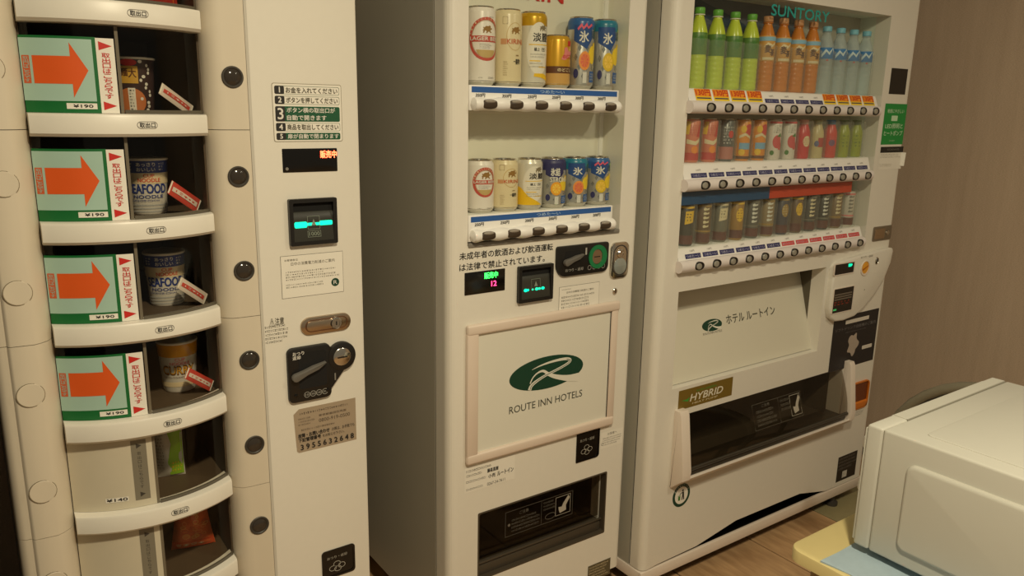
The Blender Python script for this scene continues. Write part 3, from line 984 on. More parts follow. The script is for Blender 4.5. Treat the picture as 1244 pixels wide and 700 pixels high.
# brand lettering on the back of the window, only its foot shows
bx0, bz = W(634, 6, YBK-0.002)[0], W(682, 4.5, YBK-0.002)[1]
bx1 = W(684, 6, YBK-0.002)[0]
obj('brand_lettering', flat(YBK-0.001).text('KIRIN', bx0-0.055, bx1, bz, bz+0.034, 0.0006, bold=0.0016), RED, MM)

# ---- controls
SM = flat(YM)
x_s, x_e = W(558, 311, YM)[0], W(671.5, 297, YM)[0]
za, zb = W(615, 306.0, YM)[1], W(615, 319.0, YM)[1]
obj('legal_notice_print', [SM.text('未成年者の飲酒および飲酒運転', x_s, x_e, za-0.0085, za+0.0085, 0.0005, bold=0.0005),
                           SM.text('は法律で禁止されています。', x_s, x_s+(x_e-x_s)*0.91, zb-0.0085, zb+0.0085, 0.0005, bold=0.0005)], INK, MM)
x0, x1, z0, z1 = RP((564.3, 331.9), (613, 352.5), YM)
dp = obj('display', prism(rrect(x0, x1, z0, z1, 0.0015), YM-0.0012, YM+0.003, 0.0006), BLACKG, MM)
lx0, lx1, lz0, lz1 = RP((588, 331.5), (604, 337), YM)
obj('lit_text', flat(YM-0.0012).text('販売中', lx0, lx1, lz0, lz1, 0.0004, bold=0.0009), LEDG, dp)
lx0, lx1, lz0, lz1 = RP((596.5, 341.5), (602.5, 347), YM)
obj('lit_number', flat(YM-0.0012).text('12', lx0, lx1, lz0, lz1, 0.0004, bold=0.0006), LEDM, dp)
bill_acceptor(MM, YM, (628.3, 324), (668.7, 362), lambda S, a, b, c, d: [S.disc(a+q*(b-a), c+0.34*(d-c), 0.0052*k, 0.0036*k, 0.0009) for q, k in ((0.20, 1.1), (0.26, 0.8), (0.40, 0.6), (0.52, 1.0), (0.60, 0.8), (0.70, 1.0))], '')
x0, x1, z0, z1 = RP((675, 300.4), (736.7, 327), YM)
cw, ch = x1-x0, z1-z0
cb = obj('coin_mechanism', prism(rrect(x0, x1, z0-0.004, z1+0.001, (0.030, 0.018, 0.007, 0.007)), YM-0.007, YM+0.002, 0.002), BLACK, MM)
SC_ = flat(YM-0.007)
gx, gz = W(723.8, 311.2, YM)
obj('green_ring', prism_ring(circ(gx, gz, 0.0305, n=32), circ(gx-0.002, gz, 0.017, 0.020, n=32), YM-0.0095, YM-0.006), cm('ring_green', 22, 120, 70, rough=0.4), cb)
obj('coin_plate', lathe_y([(0.0185, 0), (0.0185, 0.0012), (0.0004, 0.0012)], (gx-0.002, YM-0.007, gz), sx=0.95), NICKEL, cb)
obj('coin_slit', flat(YM-0.0083).rr(gx-0.012, gx+0.008, gz-0.0012, gz+0.0012, 0.001, 0.0004), BLACK, cb)
obj('lever_well', SC_.rr(x0+0.025, x0+0.44*cw, z0+0.030, z1-0.012, 0.006, 0.0004), cm('well_black', 8, 7, 7), cb)
coin_lever(cb, YM-0.007, W(684.5, 318.5, YM), W(705, 308, YM), cm('lever_grey', 104, 101, 95, rough=0.4))
obj('coin_print', [SC_.text('おつり・返却', x0+0.16*cw, x0+0.50*cw, z0+0.008, z0+0.016, 0.0006), SC_.rr(x0+0.53*cw, x0+0.56*cw, z1-0.026, z1-0.008, 0.001, 0.0006)] +
    [SC_.ring(x0+(0.62+0.09*q)*cw, z0+0.012, 0.0060, 0.0060, 0.0010, 0.0006) for q in range(4)], cm('icon_grey', 170, 168, 160), cb)
# lock and key
x0, x1, z0, z1 = RP((741.6, 295), (761.2, 336), YM)
lk = obj('lock_handle', prism(rrect(x0, x1, z0, z1, 0.017, 8), YM-0.006, YM+0.002, 0.003), CHROME, MM)
xm, zm = (x0+x1)/2, (z0+z1)/2
lw = (x1-x0)/2-0.009
obj('lock_recess', prism_ring(rrect(x0+0.006, x1-0.006, z0+0.007, z1-0.007, lw+0.002, 8), rrect(x0+0.009, x1-0.009, z0+0.010, z1-0.010, lw, 8), YM-0.0066, YM-0.004), DARKG, lk)
obj('lock_lever', prism(rrect(x0+0.010, x1-0.010, z0+0.011, zm+0.006, lw-0.001, 6), YM-0.0085, YM-0.005, 0.0015), cm('lever_blue_grey', 168, 176, 172, rough=0.3, metal=0.5), lk)
obj('lock_cylinder', lathe_y([(0.0115, 0), (0.0115, 0.004), (0.0095, 0.006), (0.0065, 0.006), (0.006, 0.005), (0.0004, 0.005)], (xm, YM-0.005, zm+0.018)), CHROME, lk)
kx, kz = W(746.4, 353.6, YM)
kl = obj('small_keylock', lathe_y([(0.0075, -0.001), (0.0075, 0.003), (0.006, 0.0045), (0.0004, 0.0045)], (kx, YM, kz), sz=1.15), CHROME, MM)
obj('keyhole', flat(YM-0.0045).rect(kx-0.001, kx+0.001, kz-0.004, kz+0.004, 0.0003), BLACK, kl)
# notice sheet half tucked behind the frame
x0, x1, z0, z1 = RP((679.3, 349.2), (727, 370), YM)
z0 -= 0.012
ns = obj('notice_sheet', SM.rect(x0, x1, z0, z1, 0.0004), INKG, MM)
obj('notice_paper', SM.rect(x0+0.0008, x1-0.0008, z0+0.0008, z1-0.0008, 0.0007), PAPER, ns)
obj('notice_text', [SM.dashes(x0+0.06*(x1-x0), x0+0.3*(x1-x0), z1-0.010, z1-0.006, 1, 3, 0.001), SM.text('日中の消費電力削減のご案内', x0+0.18*(x1-x0), x0+0.85*(x1-x0), z1-0.019, z1-0.0135, 0.001), SM.dashes(x0+0.06*(x1-x0), x0+0.94*(x1-x0), z0+0.006, z1-0.024, 5, 8, 0.001)], cm('notice_ink', 96, 90, 76), ns)
# poster frame
x0, x1, z0, z1 = RP((565.2, 397), (749.5, 514), YM)
x1 = W(750.5, 366, YM)[0]
z1 = W(657, 380, YM)[1]
z0 = W(657, 538.5, YM)[1]
T = 0.026
PF = cm('frame_pinkish', 222, 206, 190, rough=0.3, var=0.02)
obj('poster_frame_bar', box(x0, x1, YM-0.013, YM+0.001, z1-T, z1, 0.006, 3), PF, MM)
obj('poster_frame_bar', box(x0, x1-0.004, YM-0.013, YM+0.001, z0, z0+T, 0.006, 3), PF, MM)
obj('poster_frame_bar', box(x0, x0+0.032, YM-0.0115, YM+0.001, z0+T*0.7, z1-T*0.7, 0.004, 2), PF, MM)
obj('poster_frame_bar', box(x1-0.026, x1-0.003, YM-0.010, YM+0.001, z0+T*0.7, z1-T*0.7, 0.004, 2), PF, MM)
pn = obj('poster_panel', box(x0+0.03, x1-0.0275, YM-0.004, YM, z0+T*0.8, z1-T*0.8), cm('poster_white', 224, 222, 208, rough=0.4, var=0.01), MM)
obj('panel_edge_gap', box(x1-0.0275, x1-0.0262, YM-0.006, YM, z0+T*0.9, z1-T*0.9), SEAM, pn)
SPn = flat(YM-0.004)

def hotel_logo(S, par, cx, cz, w_, h_):
    """green oval with a winding white road that forms an R"""
    obj('logo_oval', S.disc(cx, cz, w_/2, h_/2, 0.0004, 48), DGREEN, par)
    def q(pts, h):
        return S.poly([(cx+a*w_/2, cz+b*h_/2) for a, b in pts], h)
    road = []
    # upper swoosh: from a thin tip, round the bend on the right and back down to the centre
    up = [(-0.42, 0.36), (-0.22, 0.50), (0.05, 0.60), (0.32, 0.635), (0.52, 0.60), (0.62, 0.50), (0.60, 0.36), (0.46, 0.20), (0.22, 0.02), (-0.05, -0.16), (-0.28, -0.38), (-0.43, -0.62), (-0.47, -0.86)]
    wd = [0.01, 0.05, 0.08, 0.10, 0.11, 0.11, 0.11, 0.10, 0.10, 0.10, 0.12, 0.14, 0.16]
    def ribbon(cl, ws, h):
        L, R_ = [], []
        for i, p in enumerate(cl):
            a, b = cl[max(0, i-1)], cl[min(len(cl)-1, i+1)]
            dx, dz = (b[0]-a[0])*w_, (b[1]-a[1])*h_
            n = math.hypot(dx, dz)
            nx, nz = -dz/n, dx/n
            t = ws[i]*h_/2*0.78
            c = (cx+p[0]*w_/2, cz+p[1]*h_/2)
            L.append((c[0]+nx*t, c[1]+nz*t))
            R_.append((c[0]-nx*t, c[1]-nz*t))
        return [S.poly([L[i], L[i+1], R_[i+1], R_[i]], h) for i in range(len(cl)-1)]
    def smooth(cl, ws):
        o, ow = [], []
        for i in range(len(cl)-1):
            p0, p1, p2, p3 = cl[max(0, i-1)], cl[i], cl[i+1], cl[min(len(cl)-1, i+2)]
            for k in range(4):
                t = k/4
                o.append(tuple(0.5*(2*p1[j]+(p2[j]-p0[j])*t+(2*p0[j]-5*p1[j]+4*p2[j]-p3[j])*t*t+(3*p1[j]-p0[j]-3*p2[j]+p3[j])*t**3) for j in (0, 1)))
                ow.append(ws[i]+(ws[i+1]-ws[i])*t)
        o.append(cl[-1])
        ow.append(ws[-1])
        return o, ow
    road += ribbon(*smooth(up, wd), 0.0008)
    stem = [(-0.46, -0.46), (-0.40, -0.16), (-0.30, 0.06), (-0.18, 0.16), (-0.09, 0.12), (0.02, -0.10), (0.18, -0.32), (0.40, -0.52), (0.62, -0.66), (0.86, -0.72)]
    road += ribbon(*smooth(stem, [0.05, 0.05, 0.06, 0.08, 0.10, 0.13, 0.16, 0.20, 0.26, 0.34]), 0.0009)
    obj('logo_road', road, cm('logo_white', 222, 220, 206), par)
    ln = [(a*0.985+0.005, b*0.97) for a, b in up[4:]]
    obj('logo_line', ribbon(*smooth(ln, [0.022]*len(ln)), 0.0012), DGREEN, par)
lx0, lz = W(617.4, 467, YM)
lx1 = W(707.3, 436, YM)[0]
lcx, lcz = (lx0+lx1)/2, W(662.3, 452.3, YM)[1]
lh = W(662.3, 452.3-19.5, YM)[1]-W(662.3, 452.3+19.5, YM)[1]
hotel_logo(SPn, pn, lcx, lcz, lx1-lx0, lh)
tx0 = W(617.4, 494, YM)[0]
tx1 = W(706, 474, YM)[0]
tz = W(662, 487.5, YM)[1]
obj('hotel_name', SPn.text('ROUTE INN HOTELS', tx0, tx1, tz-0.0095, tz+0.0095, 0.0006), cm('hotel_name', 62, 66, 56), pn)
coin_return(MM, YM, (700.6, 527), (727, 554.3), (0.002, 0.010, 0.002, 0.002))
# stickers
def sticker(par, D, tl, br, m, name='sticker', parts=()):
    x0, x1, z0, z1 = RP(tl, br, D)
    return obj(name, flat(D).rect(x0, x1, z0, z1, 0.0005), m, par), (x0, x1, z0, z1)
st, (x0, x1, z0, z1) = sticker(MM, YM, (730, 526.5), (755.7, 538), PAPER)
obj('sticker_print', [SM.text('お客様へ', x0+0.3*(x1-x0), x0+0.72*(x1-x0), z1-0.012, z1-0.004, 0.0008), SM.dashes(x0+0.08*(x1-x0), x1-0.004, z0+0.006, z1-0.016, 4, 31, 0.0008), SM.ring(x0+0.006, z0+0.014, 0.004, 0.004, 0.001, 0.0008)], INKG, st)
st, (x0, x1, z0, z1) = sticker(MM, YM, (564.3, 570), (624.9, 581.4), PAPER, 'permit_label')
pw, ph = x1-x0, z1-z0
obj('permit_print', [SM.dashes(x0+0.03*pw, x0+0.58*pw, z0+0.80*ph, z0+0.92*ph, 1, 41, 0.0008, fill=0.7), SM.dashes(x0+0.03*pw, x0+0.40*pw, z0+0.60*ph, z0+0.74*ph, 1, 42, 0.0008, fill=0.6), SM.dashes(x0+0.03*pw, x0+0.42*pw, z0+0.36*ph, z0+0.50*ph, 1, 43, 0.0008, fill=0.6, wmin=0.02, wmax=0.03),
     SM.dashes(x0+0.03*pw, x0+0.40*pw, z0+0.06*ph, z0+0.18*ph, 1, 44, 0.0008, fill=0.6, wmin=0.02, wmax=0.03), SM.text('藤森直樹', x0+0.44*pw, x0+0.66*pw, z0+0.58*ph, z0+0.74*ph, 0.0008, bold=0.0005), SM.text('小売', x0+0.46*pw, x0+0.60*pw, z0+0.34*ph, z0+0.50*ph, 0.0008, bold=0.0004),
     SM.text('ルートイン', x0+0.64*pw, x0+0.97*pw, z0+0.33*ph, z0+0.52*ph, 0.0008, bold=0.0005), SM.text('0267-24-7611', x0+0.44*pw, x0+0.80*pw, z0+0.05*ph, z0+0.17*ph, 0.0008)], INK, st)
st, (x0, x1, z0, z1) = sticker(MM, YM, (714.3, 688.6), (740.6, 697), cm('plate_olive', 92, 84, 60), 'rating_plate')
obj('plate_print', SM.dashes(x0+0.004, x1-0.004, z0+0.004, z1-0.004, 5, 51, 0.0008), CREAM, st)
# delivery bin
obj('bin_liner', [box(dx0-0.008, dx0-0.0005, YM+0.0605, YM+0.16, dz0-0.008, dz1+0.008), box(dx1+0.0005, dx1+0.008, YM+0.0605, YM+0.16, dz0-0.008, dz1+0.008), box(dx0-0.008, dx1+0.008, YM+0.15, YM+0.16, dz0-0.008, dz1+0.008),
                  box(dx0-0.008, dx1+0.008, YM+0.0605, YM+0.16, dz0-0.008, dz0-0.001), box(dx0-0.008, dx1+0.008, YM+0.0605, YM+0.16, dz1+0.001, dz1+0.008)], cm('bin_liner_brown', 62, 54, 44, rough=0.5), MM)
obj('bin_frame', prism_ring(rrect(dx0-0.001, dx1+0.001, dz0-0.001, dz1+0.001, 0.004), rrect(dx0+0.003, dx1-0.003, dz0+0.003, dz1-0.003, 0.006), YM-0.001, YM+0.02), cm('bin_frame', 74, 66, 54, rough=0.4), MM)
fp = obj('bin_flap', box(dx0+0.006, dx1-0.006, YM+0.022, YM+0.025, dz0+0.045, dz1-0.004), FLAPG, MM)
obj('bin_sill', [box(dx0+0.003, dx1-0.003, YM+0.012, YM+0.06, dz0+0.001, dz0+0.034, 0.006), box(dx0+0.004, dx1-0.004, YM+0.008, YM+0.014, dz0+0.037, dz0+0.043, 0.002)], cm('bin_sill', 70, 63, 52, rough=0.35), MM)
SF = flat(YM+0.022)
fw, fh = dx1-dx0, dz1-dz0
fx0, fx1 = dx0+0.23*fw, dx0+0.76*fw
fz0, fz1 = dz0+0.42*fh, dz0+0.80*fh
obj('flap_print', [SF.frame(fx0, fx1, fz0, fz1, 0.0008, 0.0004), SF.rect(fx0+0.52*(fx1-fx0), fx0+0.523*(fx1-fx0), fz0, fz1, 0.0004), SF.dashes(fx0+0.02, fx0+0.5*(fx1-fx0), fz0+0.006, fz1-0.024, 4, 61, 0.0004),
     SF.text('ご注意', fx0+0.20*(fx1-fx0), fx0+0.33*(fx1-fx0), fz1-0.017, fz1-0.008, 0.0004), SF.dashes(fx0+0.55*(fx1-fx0), fx0+0.76*(fx1-fx0), fz0+0.5*(fz1-fz0), fz1-0.006, 3, 62, 0.0004), SF.disc(fx0+0.012, fz0+0.45*(fz1-fz0), 0.004, h=0.0004),
     SF.ring(fx0+0.66*(fx1-fx0), fz0+0.24*(fz1-fz0), 0.018, 0.009, 0.0012, 0.0004)], cm('flap_print', 112, 107, 96), fp)
def hand_pictogram(S, a0, a1, c0, c1, h):
    w_, h_ = a1-a0, c1-c0
    P = lambda *pts: S.poly([(a0+x*w_, c0+z*h_) for x, z in pts], h)
    return [S.frame(a0, a1, c0, c1, 0.0012, h), P((0.85, 0.95), (0.95, 0.80), (0.70, 0.45), (0.72, 0.18), (0.30, 0.10), (0.22, 0.30), (0.20, 0.45), (0.42, 0.42), (0.52, 0.60))]
obj('flap_pictogram', hand_pictogram(SF, fx1-0.060, fx1-0.008, fz0+0.010, fz1-0.006, 0.0005), cm('pictogram_white', 176, 170, 156), fp)

# ================================================================== right: soft drink vending machine
YR = 1.43
RM = thing('drink_vending_machine', 'wide white soft drink vending machine with three bottle rows by the brown wall', 'vending machine', (2.06, 1.86, 0))
R0, R1 = 1.0455*YR, 1.84*YR
qx0, qx1 = W(828.5, 233, YR)[0], W(1067.7, 149.5, YR)[0]
qz0, qz1 = W(821.7, 331, YR)[1], W(1083, 19.3, YR)[1]
RT = 1.83
RBK = 1.535
ax0, ax1, az0, az1 = RP((824.5, 354.5), (992.8, 426.5), YR)
ax1 = W(1004, 325, YR)[0]
az1 = W(827, 354.5, YR)[1]
bx0, bx1, bz0, bz1 = RP((829, 505), (1018, 505), YR)
bz0, bz1 = W(832, 573, YR)[1], W(828, 505, YR)[1]
base_z = W(785.7, 694, YR)[1]
holes = [(qx0, qx1, qz0, qz1), (ax0, ax1, az0, az1), (bx0, bx1, bz0, bz1)]
# door front is cut away at its foot by a shallow arched vent
obj('door', plate(R0, R1, base_z+0.062, RT, holes, YR, YR+0.05, 0.022), WHITE, RM)
arch = [(0.0, 0.0), (0.20, 0.002), (0.40, 0.040), (0.72, 0.052), (0.84, 0.030), (0.94, 0.004), (1.0, 0.0)]
arch = [W(797.9, 686, YR), W(846, 663.5, YR), W(894, 632.5, YR), W(971.5, 600, YR), W(1003, 596.5, YR), W(1025, 588.5, YR), W(1044.8, 580.5, YR)]
zl = base_z+0.003
ap = [(R0+0.022, zl)] + [(min(x, R1-0.03), max(z, zl)) for x, z in arch] + [(R1-0.022, zl)]
low = [(R0+0.022, base_z+0.062)]+[(R1-0.022, base_z+0.062)]
obj('door_foot_panel', [prism(ap+[(R1-0.022, base_z+0.0622), (R0+0.022, base_z+0.0622)], YR, YR+0.05), plate(R0, R0+0.044, zl, base_z+0.0622, [], YR, YR+0.05, 0.022), plate(R1-0.044, R1, zl, base_z+0.0622, [], YR, YR+0.05, 0.022)], WHITE, RM)
obj('vent_shade_sheet', box(R0+0.03, R1-0.03, YR+0.051, YR+0.053, zl, base_z+0.1), BLACK, RM)  # black sheet painting the shade inside the arched gap
obj('cabinet', [box(R0+0.001, qx0-0.012, YR+0.0565, 2.20, base_z, RT), box(qx1+0.012, R1-0.001, YR+0.0565, 2.20, base_z, RT), box(qx0-0.012, qx1+0.012, RBK+0.13, 2.20, base_z, RT)], SIDEG, RM)
obj('door_gasket', [plate(R0+0.004, R1-0.004, base_z+0.08, RT-0.004, [(qx0-0.012, qx1+0.012, bz0-0.012, qz1+0.012)], YR+0.0501, YR+0.0564)], SEAM, RM)
base_b = W(802.6, 699, YR)[1]
obj('base_beam', [box(R0-0.004, R1, YR-0.002, YR+0.010, base_b, base_z, 0.003), box(R0-0.004, R0+0.012, YR+0.008, 2.20, base_b, base_z, 0.003), box(R1-0.012, R1, YR+0.008, 2.20, base_b, base_z, 0.003), box(R0, R1, 2.19, 2.20, base_b, base_z)], WHITE2, RM)
obj('base_shade_sheet', box(R0+0.012, R1-0.012, YR+0.011, 2.19, base_b+0.001, base_b+0.006), BLACK, RM)  # added black sheet, puts the gap's shade behind the front beam
for fx in (R0+0.08, R1-0.06):
    for fy in (1.50, 2.12):
        cw_ = obj('caster', [box(fx-0.018, fx+0.018, fy-0.02, fy+0.02, 0.036, base_b)], DARKG, RM)
        obj('caster_wheel', lathe_x([(0.006, 0), (0.026, 0.002), (0.026, 0.022), (0.006, 0.024)], (fx-0.012, fy, 0.026), 20), BLACK, cw_)
for fy in (1.455,):
    obj('leveling_foot', lathe([(0.022, 0), (0.022, 0.012), (0.010, 0.016), (0.010, base_b)], (R1-0.14, fy, 0), 14), DARKG, RM)
# window recess
WB = cm('window_back_grey', 176, 174, 160, rough=0.5)
WS = cm('window_side_pale', 224, 232, 218, rough=0.45)
obj('window_back', box(qx0-0.010, qx1+0.010, RBK, RBK+0.008, qz0-0.006, qz1+0.01), WB, RM)
obj('window_side', box(qx0-0.010, qx0-0.0005, YR+0.0505, RBK, qz0-0.006, qz1+0.01), WS, RM)
obj('window_side', box(qx1+0.0005, qx1+0.010, YR+0.0505, RBK, qz0-0.006, qz1+0.01), WS, RM)
obj('window_top', box(qx0-0.010, qx1+0.010, YR+0.0505, RBK, qz1+0.0005, qz1+0.01), WS, RM)
SB = flat(RBK)
obj('backdrop_card', SB.rect(qx0+0.001, qx0+0.62*(qx1-qx0), 1.44, qz1-0.001, 0.0006), cm('backdrop_slate', 84, 94, 106), RM)
obj('backdrop_shadow', SB.poly([(qx0+0.001, qz1-0.001), (qx0+0.001, qz1-0.028), (qx0+0.12, qz1-0.045), (qx0+0.30, qz1-0.085), (qx0+0.42, qz1-0.125), (qx0+0.42, qz1-0.10), (qx0+0.30, qz1-0.05), (qx0+0.15, qz1-0.014), (qx0+0.10, qz1-0.001)], 0.0010), cm('backdrop_shadow_navy', 24, 60, 84), RM)  # diagonal shadow on the blue backdrop, painted as a navy patch
sx0, sz1 = W(935, 5, YR+0.03)
sx1 = W(1007, 14, YR+0.03)[0]
szb = W(935, 18.5, YR+0.03)[1]
obj('brand_lettering', Surf(lambda u, v, h: (u, YR+0.007-h, v)).text('SUNTORY', sx0-0.02, sx1-0.03, szb-0.004, sz1-0.004, 0.0, bold=0.0012), TEAL, RM)
pitch_r = 0.0712*YR/1.45
BX = [1.643*(YR-0.01)/1.44+i*pitch_r for i in range(12)]
DCOL = 1.466                     # depth of the product axes
zshelf = [W(851.8, 107, DCOL)[1]-0.002, on_y(800+192/4.147, 100+402/4.147, DCOL).z, on_y(836, 297.5, DCOL).z]
zrails = [(1.4125-1.4)*YR/1.44+1.4, (1.209-1.4)*YR/1.44+1.4, (0.988-1.4)*YR/1.44+1.4]
BT1 = cm('button_black', 34, 30, 26, rough=0.3)
BT2 = cm('button_grey', 150, 146, 134, rough=0.3)
def shelf_row(k):
    zs_, zr = zshelf[k], zrails[k]
    YF = YR+0.006
    yz = [(RBK-0.001, zr-0.012), (YR-0.004, zr-0.012), (YR-0.004, zr+0.012), (YF+0.004, zs_-0.002), (YF+0.008, zs_), (RBK-0.001, zs_)]
    sh = obj('shelf', prism_x(yz, qx0+0.002, BX[11]+0.045), RAILW, RM)
    sl = ((YF+0.004)-(YR-0.004))/((zs_-0.002)-(zr+0.012))
    SS = Surf(lambda u, v, h: (u, YR-0.004+sl*(v-(zr+0.012))-h, v))
    rail = obj('button_rail', [tube([(qx0-0.004, YR-0.008, zr), (qx0+0.002, YR-0.008, zr), (BX[11]+0.030, YR-0.008, zr), (BX[11]+0.036, YR-0.008, zr)], 0.0165, 20)], cm('rail_pinkish', 226, 218, 214, rough=0.3), sh)
    for x in BX:
        obj('push_button', lathe_y([(0.0152, -0.006), (0.0152, 0.0006), (0.0136, 0.0022), (0.0110, 0.0010), (0.0004, 0.0010)], (x+0.002, YR-0.0235, zr), 22, sx=1.25, sz=0.80), BT1, sh)
        obj('button_cap', lathe_y([(0.0100, 0), (0.0098, 0.0026), (0.0080, 0.0042), (0.0004, 0.0046)], (x-0.002, YR-0.0240, zr), 20, sx=1.08, sz=0.88), BT2, sh)
    for i, x in enumerate(BX):
        w2 = pitch_r*0.44
        if k == 0 and i in (0, 1, 2, 3, 8, 9, 10, 11):
            z0, z1 = zr+0.0175, zs_-0.001
            tg = obj('price_tag', SS.rect(x-w2-0.002, x+w2-0.002, z0, z1, 0.0004), cm('tag_yellow', 238, 206, 40, rough=0.5), sh)
            obj('tag_orange', SS.rect(x-w2-0.002, x+w2-0.002, z0+0.35*(z1-z0), z1, 0.0007), cm('tag_orange', 240, 150, 36), tg)
            obj('tag_price', SS.text('130円', x-w2+0.002, x+w2-0.005, z0+0.42*(z1-z0), z1-0.06*(z1-z0), 0.0010, bold=0.0008), RED, tg)
            obj('tag_bar', SS.rect(x-w2+0.002, x+w2-0.006, z0+0.16*(z1-z0), z0+0.26*(z1-z0), 0.0008), NAVY, tg)
        else:
            red = (k == 2 and i >= 6)
            z0, z1 = (zr+0.0165, zr+0.0275) if k == 0 else (zr+0.0185, zr+0.0305)
            tg = obj('temperature_tag', SS.rect(x-w2, x+w2, z0, z1, 0.0004), cm('tag_red', 206, 70, 66) if red else NAVY, sh)
            obj('tag_text', SS.text('あたたか〜い' if red else 'つめた〜い', x-w2+0.004, x+w2-0.004, z0+0.0025, z1-0.0025, 0.0007), cm('tag_text', 196, 196, 214), tg)
            zt = z1+0.006
            obj('price_print', SS.text('120円' if k else '150円', x-0.009, x+0.009, zt-0.001, zt+0.004, 0.0004), INKG, sh)
    # clear sleeves that the display bottles stand in
    hs = (0.125, 0.112, 0.122)[k]
    for x in BX:
        n = 10
        v, f = [], []
        for i in range(n+1):
            t = math.pi*(i/n)
            for z in (zs_+0.0005, zs_+hs):
                v.append((x-0.0335*math.cos(t), DCOL-0.0285*math.sin(t), z))
        for i in range(n):
            f.append((2*i, 2*i+2, 2*i+3, 2*i+1))
        obj('bottle_sleeve', (v, f), SLEEVE, sh)
for k in range(3):
    shelf_row(k)
obj('glass_pane', box(qx0+0.001, qx1-0.001, YR+0.0005, YR+0.003, zshelf[0]+0.001, qz1-0.001), GLASS, RM)
obj('glass_pane', box(qx0+0.001, qx1-0.001, YR+0.0005, YR+0.003, zshelf[1]+0.001, zrails[0]-0.019), GLASS, RM)
obj('glass_pane', box(qx0+0.001, qx1-0.001, YR+0.0005, YR+0.003, zshelf[2]+0.001, zrails[1]-0.019), GLASS, RM)
# header cards above the lowest row
hx = BX[5]-pitch_r*0.5
zc1, zc0 = zrails[1]-0.020, zrails[1]-0.062
obj('header_card', box(qx0+0.002, hx, YR+0.006, YR+0.008, zc0+0.008, zc1), cm('header_blue', 40, 80, 120), RM)
obj('header_card', box(hx, BX[10]+0.035, YR+0.006, YR+0.008, zc0+0.008, zc1), cm('header_red', 200, 78, 56), RM)
obj('row_back_card', box(qx0+0.002, BX[11]+0.036, YR+0.0885, YR+0.0895, zshelf[2]+0.001, zc1), cm('row_card', 150, 140, 124), RM)
obj('window_ledge', box(qx0+0.001, qx1-0.001, YR-0.003, YR+0.03, qz0-0.003, qz0+0.007, 0.002), GREYP, RM)

# ---- poster opening: slanting board
obj('poster_recess', [box(ax0-0.006, ax1+0.03, YR+0.126, YR+0.129, az0-0.006, az1+0.006), box(ax0-0.006, ax0-0.0005, YR+0.0505, YR+0.126, az0-0.006, az1+0.006), box(ax1+0.0005, ax1+0.006, YR+0.0505, YR+0.126, az0-0.006, az1+0.006),
    box(ax0, ax1, YR+0.0505, YR+0.126, az1+0.0005, az1+0.006), box(ax0, ax1, YR+0.0505, YR+0.126, az0-0.006, az0-0.0005)], cm('recess_grey', 92, 86, 70, rough=0.6), RM)
bxr = W(990.5, 424, YR+0.022)[0]
byt, byb = YR+0.105, YR+0.022
pv = [(ax0+0.003, byt, az1-0.002), (bxr, byt, az1-0.002), (bxr, byb, az0+0.002), (ax0+0.003, byb, az0+0.002)]
board = obj('poster_board', ([*pv, *[(a, b+0.004, c) for a, b, c in pv]], [(3, 2, 1, 0), (4, 5, 6, 7), (0, 1, 5, 4), (2, 3, 7, 6), (1, 2, 6, 5), (3, 0, 4, 7)]), cm('poster_board', 214, 210, 192, rough=0.5, var=0.01), RM)
sb = (byt-byb)/(az1-az0-0.004)
nl = math.hypot(1, sb)
SBd = Surf(lambda u, v, h: (u, byb+sb*(v-az0-0.002)-h/nl, v+h*sb/nl))
def on_board(px, py):
    d = ray(px, py)
    # d.y*t = byb + sb*(HC + d.z*t - az0 - .002)
    t = (byb+sb*(HC-az0-0.002))/(d.y-sb*d.z)
    return d.x*t, HC+d.z*t
gx, gz = on_board(865, 395)
gw = on_board(877, 392)[0]-on_board(853, 397.5)[0]
gh = on_board(865, 387.6)[1]-on_board(865, 402.4)[1]
hotel_logo(SBd, board, gx, gz, gw, gh)
g0 = on_board(854, 406)
g1 = on_board(877, 402)
obj('logo_small_print', SBd.text('ROUTE INN HOTELS', g0[0], g1[0], (g0[1]+g1[1])/2-0.003, (g0[1]+g1[1])/2+0.003, 0.0006), INKG, board)
t0 = on_board(882, 388.5)
t1 = on_board(941, 377)
tm = (t0[1]+t1[1])/2
obj('hotel_name', SBd.text('ホテル ルートイン', t0[0], t1[0], tm-0.013, tm+0.013, 0.0006, bold=0.0006), cm('hotel_name_grey', 74, 74, 62), board)

# ---- coin unit, a shield shaped plate
pp = [W(*p, YR) for p in [(1003, 385), (1001.5, 372), (1005, 345), (1008, 326), (1012, 319), (1020, 315), (1050, 306.5), (1074, 300), (1078.5, 300.5), (1079, 304), (1076, 318), (1068, 338), (1056, 357), (1042, 374), (1032, 383), (1018, 388.5), (1008, 389.5)]]
sh = obj('coin_unit', prism(pp[::-1] if sum(pp[i][0]*pp[(i+1) % len(pp)][1]-pp[(i+1) % len(pp)][0]*pp[i][1] for i in range(len(pp))) < 0 else pp, YR-0.020, YR+0.001, 0.007, 3), WHITE, RM)
YC = YR-0.020
SCu = flat(YC)
def recess_panel(name, tl, br, m, rim=0.003):
    x0, x1, z0, z1 = RP(tl, br, YC)
    r = obj(name, [prism_ring(rrect(x0-rim, x1+rim, z0-rim, z1+rim, 0.004), rrect(x0, x1, z0, z1, 0.002), YC-0.002, YC+0.002)], WHITE2, sh)
    return x0, x1, z0, z1
x0, x1, z0, z1 = recess_panel('display_rim', (1014.6, 322), (1036.5, 330.5), BLACKG)
obj('display', SCu.rect(x0, x1, z0, z1, 0.0005), BLACKG, sh)
lx, lz = W(1034, 322, YC)
obj('lit_text', [SCu.text('販売中', lx-0.016, lx+0.004, lz-0.005, lz+0.005, 0.0009, bold=0.0012)], LEDT, sh)
x0, x1, z0, z1 = recess_panel('bill_rim', (1013.5, 352), (1034, 376), BLACKG, 0.0025)
bs = obj('bill_slot', SCu.rect(x0, x1, z0, z1, 0.0005), BLACKG, sh)
